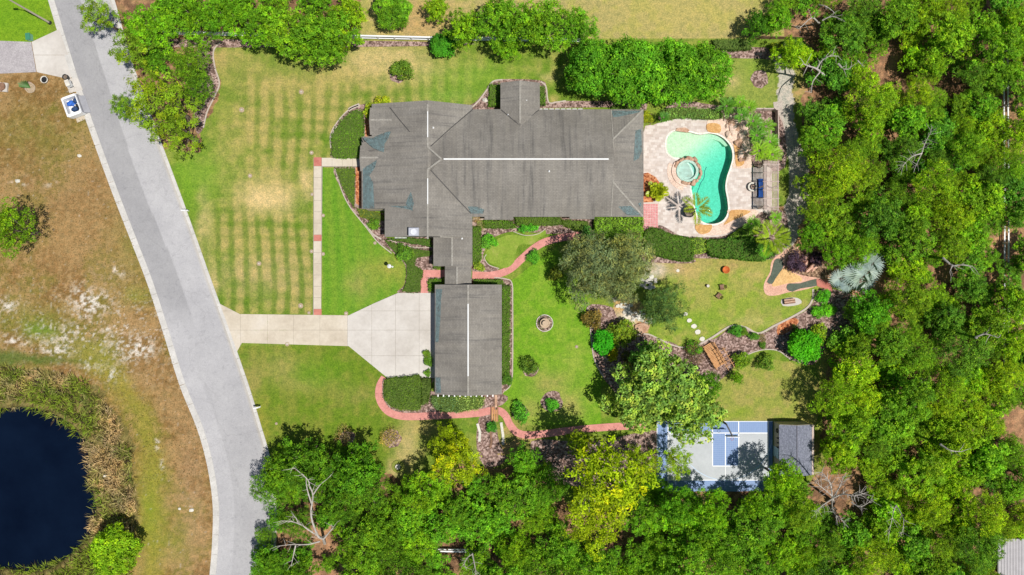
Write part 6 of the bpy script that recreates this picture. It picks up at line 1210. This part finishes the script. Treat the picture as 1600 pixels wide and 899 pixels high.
# pale rocks of the dry stream
t = thing('dry_stream_rocks', 'pale boulders of the dry stream under the mossy oak', 'rocks', (*V2(985, 490), 0))
for k in range(70):
    u = rg.random(); x, y = (960+u*52+rg.uniform(-7, 7), 470+u*34+rg.uniform(-7, 7)) if k < 48 else (rg.uniform(1000, 1025), rg.uniform(435, 450))
    s = rg.uniform(.2, .5); q = P(x, y)-Vector((*V2(985, 490), 0)); o_ = part('rock', rock_bm(rg, s, s*.8, s*.6, sub=1), M_stone, t); o_.location = (q.x, q.y, .1)
slab('tan_boulder_pad', [(992, 508), (1006, 505), (1015, 508), (1010, 518), (1000, 523), (994, 517)], .3, M_rock, sm=2)
# stepping stones
st = structure(thing('stepping_stone_path', None, None))
for (x, y, r) in ((1071, 491, .3), (1077, 501, .34), (1084, 510, .38), (1090, 519, .4), (1097, 530, .38), (1018, 433, .35), (1024, 440, .3), (1059, 423, .25)):
    n = 9; bm = bmesh.new(); bm_slab(bm, [(P(x, y).x+r*1.15*math.cos(k*6.283/n)*rg.uniform(.85, 1.1), P(x, y).y+r*math.sin(k*6.283/n)*rg.uniform(.85, 1.1)) for k in range(n)], 0, .1); part('stepping_stone', bm, plain('white_stone', (.64, .61, .53), .85, .08) if 'white_stone' not in MATS else MATS['white_stone'], st)
# wooden footbridge
a, b_ = P(1104, 538), P(1124, 572); L_ = (b_-a).length; ang = math.atan2(b_.y-a.y, b_.x-a.x); t = thing('footbridge', 'orange wooden footbridge with side rails over the mulch bed', 'bridge', (a.x, a.y, 0), ang); pm = None; n = 18
for k in range(n): o_ = tbox('plank', (L_/n-.03, 1.7, .05), M_wood, t, .3+.35*math.sin(math.pi*(k+.5)/n), ((k+.5)*L_/n, 0))
for s in (-1, 1):
    for k in range(5): tbox('rail_post', (.09, .09, 1.1), M_wood, t, .3, (.2+k*(L_-.4)/4, s*.85))
    bm = bmesh.new(); beam(bm, (0, s*.85, 1.4), (L_, s*.85, 1.4), .12, .06); part('handrail', bm, M_wood, t); bm = bmesh.new(); beam(bm, (0, s*.85, .75), (L_, s*.85, .75), .06, .06); part('handrail', bm, M_wood, t)
for k in range(5): bm = bmesh.new(); beam(bm, (L_*.4+k*.62, .3, 1.9), (L_*.4+k*.62, 1.9, 1.9), .07, .08); part('trellis_bar', bm, M_wood, t)
for y in (.5, 1.5): bm = bmesh.new(); beam(bm, (L_*.3, y, 1.98), (L_*1.0+.8, y, 1.98), .08, .08); part('trellis_bar', bm, M_wood, t)
for x in (L_*.4, L_*.4+2.5): tbox('trellis_post', (.09, .09, 1.9), M_wood, t, 0, (x, 1.5))
# little bridge on the pink walk
t = thing('plank_crossing', 'small orange plank crossing where the pink walk bends', 'bridge', (*V2(773, 643), 0))
for k in range(3): tbox('plank', (.26, 2.2, .05), M_wood, t, .12, (-.35+k*.35, -.45))
for k in range(2): tbox('side_beam', (.1, 2.6, .14), M_brown, t, .08, (-.58+k*1.1, -.3))
for i, (pts, wd, m_) in enumerate((([(746, 662), (750, 675), (749, 690)], 4, M_stone), ([(783, 660), (786, 680), (786, 695)], 4, M_stone), ([(766, 672), (768, 690), (766, 700)], 3, M_brown), ([(775, 617), (775, 640)], 4, M_rock))): slab('garden_border', ribbon(pts, wd), .14+.01*i, m_)
# sports court
def court():
    m, nt, b = new_mat('court_blue'); v = world_vec(nt); br = nt.nodes.new('ShaderNodeTexBrick'); br.offset = 0; br.inputs['Scale'].default_value = 1; br.inputs['Brick Width'].default_value = .3048; br.inputs['Row Height'].default_value = .3048; br.inputs['Mortar Size'].default_value = .02
    br.inputs['Color1'].default_value = (.125, .215, .42, 1); br.inputs['Color2'].default_value = (.14, .235, .45, 1); br.inputs['Mortar'].default_value = (.22, .31, .50, 1); L(nt, v, br.inputs['Vector']); L(nt, br.outputs[0], b.inputs['Base Color']); b.inputs['Roughness'].default_value = .6
    m2 = mottle('court_grey', [(.3, (.40, .42, .44)), (.7, (.47, .49, .51))], .5, 5, .65, .1, fine=.06); lw = M_white
    base = slab('sports_court', [(1026, 658), (1207, 658), (1207, 767), (1150, 768), (1026, 768)], .06, m)
    def sub(name, x0, x1, y0, y1, z, mat): bm = bmesh.new(); bm_slab(bm, [V2(x0, y0), V2(x1, y0), V2(x1, y1), V2(x0, y1)], .05, z); return part(name, bm, mat, base)
    sub('grey_court_panel', 1043, 1200, 676.5, 750, .068, m2); sub('blue_key', 1113, 1154, 676.6, 728, .076, m)
    for (x0, x1, y0, y1) in ((1043, 1200, 676, 677.3), (1112.4, 1113.8, 659, 728), (1153.2, 1154.6, 659, 728), (1132.6, 1133.8, 678, 728), (1199.5, 1200.8, 659, 766), (1132.8, 1133.6, 728.5, 750), (1043, 1207, 749.6, 750.8), (1043, 1044.2, 659, 766), (1026, 1027, 659, 766), (1027, 1207, 658.2, 659), (1113, 1154, 727.6, 728.8)): sub('court_line', x0, x1, y0, y1, .084, lw)
    arc = [(1133+74*math.cos(a), 676+74*math.sin(a)*1.0) for a in [k*math.pi/40 for k in range(2, 39)]]
    bm = bmesh.new(); bm_slab(bm, [V2(*p) for p in ribbon(arc, .9)], .05, .092); part('court_line', bm, plain('pale_blue_line', (.45, .58, .75), .6, .04), base)
court()
base = P(1125, 656.5); t = thing('basketball_hoop', 'black basketball hoop on a pole at the top edge of the court', 'basketball hoop', (base.x, base.y, 0)); bb = P(1144, 682, 3.1)-base; bb.z = 0
bm = bmesh.new(); tube(bm, [(0, 0, 0), (0, 0, 1.8), (.1, -.1, 3.0)], [.17, .17, .13], 8); part('pole', bm, M_black, t); ac = Vector((bb.x, bb.y, 3.0))
for dz in (0, .55): bm = bmesh.new(); beam(bm, (.1, -.1, 2.6+dz), (ac.x, ac.y+.12, 2.8+dz), .12, .12); part('arm', bm, M_black, t)
bm = bmesh.new(); box(bm, ac.x-.92, ac.x+.92, ac.y-.02, ac.y+.02, 2.6, 3.65); part('backboard', bm, plain('backboard_glass', (.62, .66, .70), .2, .04), t)
bm = bmesh.new(); box(bm, ac.x-.96, ac.x+.96, ac.y+.021, ac.y+.07, 2.55, 2.65); box(bm, ac.x-.96, ac.x+.96, ac.y+.021, ac.y+.07, 3.6, 3.7); part('frame', bm, M_black, t)
bm = bmesh.new(); rp = [(ac.x+.23*math.cos(k*.3927), ac.y-.38+.23*math.sin(k*.3927), 3.05) for k in range(17)]; tube(bm, rp, .025, 5, False); part('rim', bm, M_rust, t)
# shed
zs_ = 2.5; x0, x1 = P(1208.5, 0).x, P(1257, 0).x; y1, y0 = P(0, 658.5).y, P(0, 735).y; t = thing('garden_shed', 'tan garden shed with grey shingle roof beside the sports court', 'shed', ((x0+x1)/2, (y0+y1)/2, 0)); hx, hy = (x1-x0)/2, (y1-y0)/2
bm = bmesh.new(); box(bm, -hx, hx, -hy, hy, 0, zs_); part('wall', bm, plain('shed_tan', (.40, .35, .24), .85, .08), t)
m, nt, b = new_mat('mottled_shingles'); v = world_vec(nt); vo = nt.nodes.new('ShaderNodeTexVoronoi'); vo.inputs['Scale'].default_value = 6.5; mp = nt.nodes.new('ShaderNodeMapping'); mp.inputs['Scale'].default_value = (1.6, .8, 1); L(nt, v, mp.inputs[0]); L(nt, mp.outputs[0], vo.inputs['Vector']); sp = nt.nodes.new('ShaderNodeSeparateColor'); L(nt, vo.outputs['Color'], sp.inputs[0])
L(nt, ramp(nt, sp.outputs[0], [(.2, (.13, .14, .18)), (.6, (.17, .18, .23)), (.9, (.22, .23, .29))]), b.inputs['Base Color']); b.inputs['Roughness'].default_value = .9
bm = bmesh.new(); quadprism(bm, [(-hx-.08, zs_), (0, zs_+.55), (hx+.08, zs_), (hx+.08, zs_-.12), (-hx-.08, zs_-.12)], 'y', -hy-.1, hy-.05); fixn(bm); part('roof', bm, m, t)
bm = bmesh.new(); beam(bm, (0, -hy-.1, zs_+.56), (0, hy-.06, zs_+.56), .16, .05); part('ridge_cap', bm, plain('shed_cap', (.13, .13, .16), .9), t)
bm = bmesh.new(); quadprism(bm, [(-hx, zs_-.01), (0, zs_+.5), (hx, zs_-.01)], 'y', hy-.049, hy); fixn(bm); part('gable_wall', bm, MATS['shed_tan'], t)
bm = bmesh.new(); box(bm, -hx-.06, -hx-.004, -hy+2.3, -hy+3.9, .1, 2.15); d_ = part('door', bm, plain('pale_blue_door', (.38, .52, .58), .6, .06), t); bm = bmesh.new(); box(bm, -hx-.1, -hx-.061, -hy+2.4, -hy+2.5, 1.0, 1.15); part('handle', bm, M_dark, d_)
for (y, r) in ((hy-1.1, .32),): bm = bmesh.new(); rp = [(-hx-.1, y+r*math.cos(k*.3927), 1.7+r*math.sin(k*.3927)) for k in range(17)]; tube(bm, rp, .07, 6, False); part('hose_ring', bm, M_black, t)
for y in (hy-2.2, hy-2.9, hy-3.6): tbox('wall_lantern', (.16, .22, .4), M_black, t, 1.7, (-hx-.1, y))
tbox('trim_board', (.3, 2*hy, .1), M_pbeam, t, zs_-.05, (hx+.2, 0))
# roof of another outbuilding in the bottom right corner
q = P(1592, 872, 3); t = thing('metal_roofed_shed', 'pale ribbed metal roof showing in the bottom right corner', 'shed', (q.x, q.y, 0)); tbox('wall', (5.4, 5.0, 2.6), plain('dark_wall', (.12, .08, .07), .9), t); M_metal = plain('ribbed_metal', (.38, .36, .37), .6, .1)
tbox('roof', (6.0, 5.6, .12), M_metal, t, 2.62)
for k in range(14): tbox('rib', (.06, 5.6, .05), M_metal, t, 2.741, (-2.9+k*.446, 0))
q = P(1596, 494); t = thing('tyre_planter', 'pale round ring at the right edge of the wood', 'planter', (q.x, q.y, 0)); bm = bmesh.new(); lathe(bm, [(1.2, 0), (1.25, .3), (1.1, .42), (.8, .4), (.75, .1)], 20); fixn(bm); part('ring', bm, M_conc, t); bm = bmesh.new(); lathe(bm, [(.74, .1), (.02, .15)], 12); part('soil', bm, M_litter, t)
# neighbour's planters
q = P(6, 137); t = thing('square_planter', 'rust brown plant in a pale square planter at the left edge', 'planter', (q.x, q.y, 0), -.1); tbox('box', (1.5, 1.4, .3), M_conc, t); o_ = part('mound', rock_bm(rg, .6, .6, .35), M_brown, t); o_.location = (-.1, 0, .35)
q = P(48, 138); t = thing('agave', 'dark green pointed plant in a pale ring on the dry field', 'plant', (q.x, q.y, 0)); bm = bmesh.new(); lathe(bm, [(.8, 0), (.8, .14), (.62, .14), (.6, .04)], 20); fixn(bm); part('ring', bm, M_ring, t)
for k in range(9): bm = bmesh.new(); a = 2.7+(k-4)*.22; beam(bm, (0, 0, .1), (1.5*math.cos(a)*(1-.03*abs(k-4)), 1.5*math.sin(a)*.5+.3, .7+.1*(k % 3)), .1, .03); part('leaf', bm, plain('agave_green', (.05, .14, .02), .5) if 'agave_green' not in MATS else MATS['agave_green'], t)
# loose pale stones lying in the dry field and beds
for i, (x, y, r, lab) in enumerate(((125, 244, .35, 'pale stone on the dry field below the container'), (281, 795, .3, 'larger pale stone on the verge beside the pond'), (300, 797, .4, 'rounded pale stone on the verge close to the road'), (758, 157, .55, 'round pale rock in the mulch left of the porch'), (166, 743, .3, 'white stone among the reeds of the pond'), (28, 283, .45, 'white stone at the left of the upper dry field'), (1193, 640, .2, ''), (596, 120, .01, ''))):
    if lab: q = P(x, y); o_ = tag(me_obj('stone', bm_mesh('stone', rock_bm(rg, r, r*.8, r*.5, sub=1), MATS['white_stone'] if i != 3 else M_stone)), lab, 'stone', 'loose pale stones'); o_.location = (q.x, q.y, .08 if i != 4 else .3)
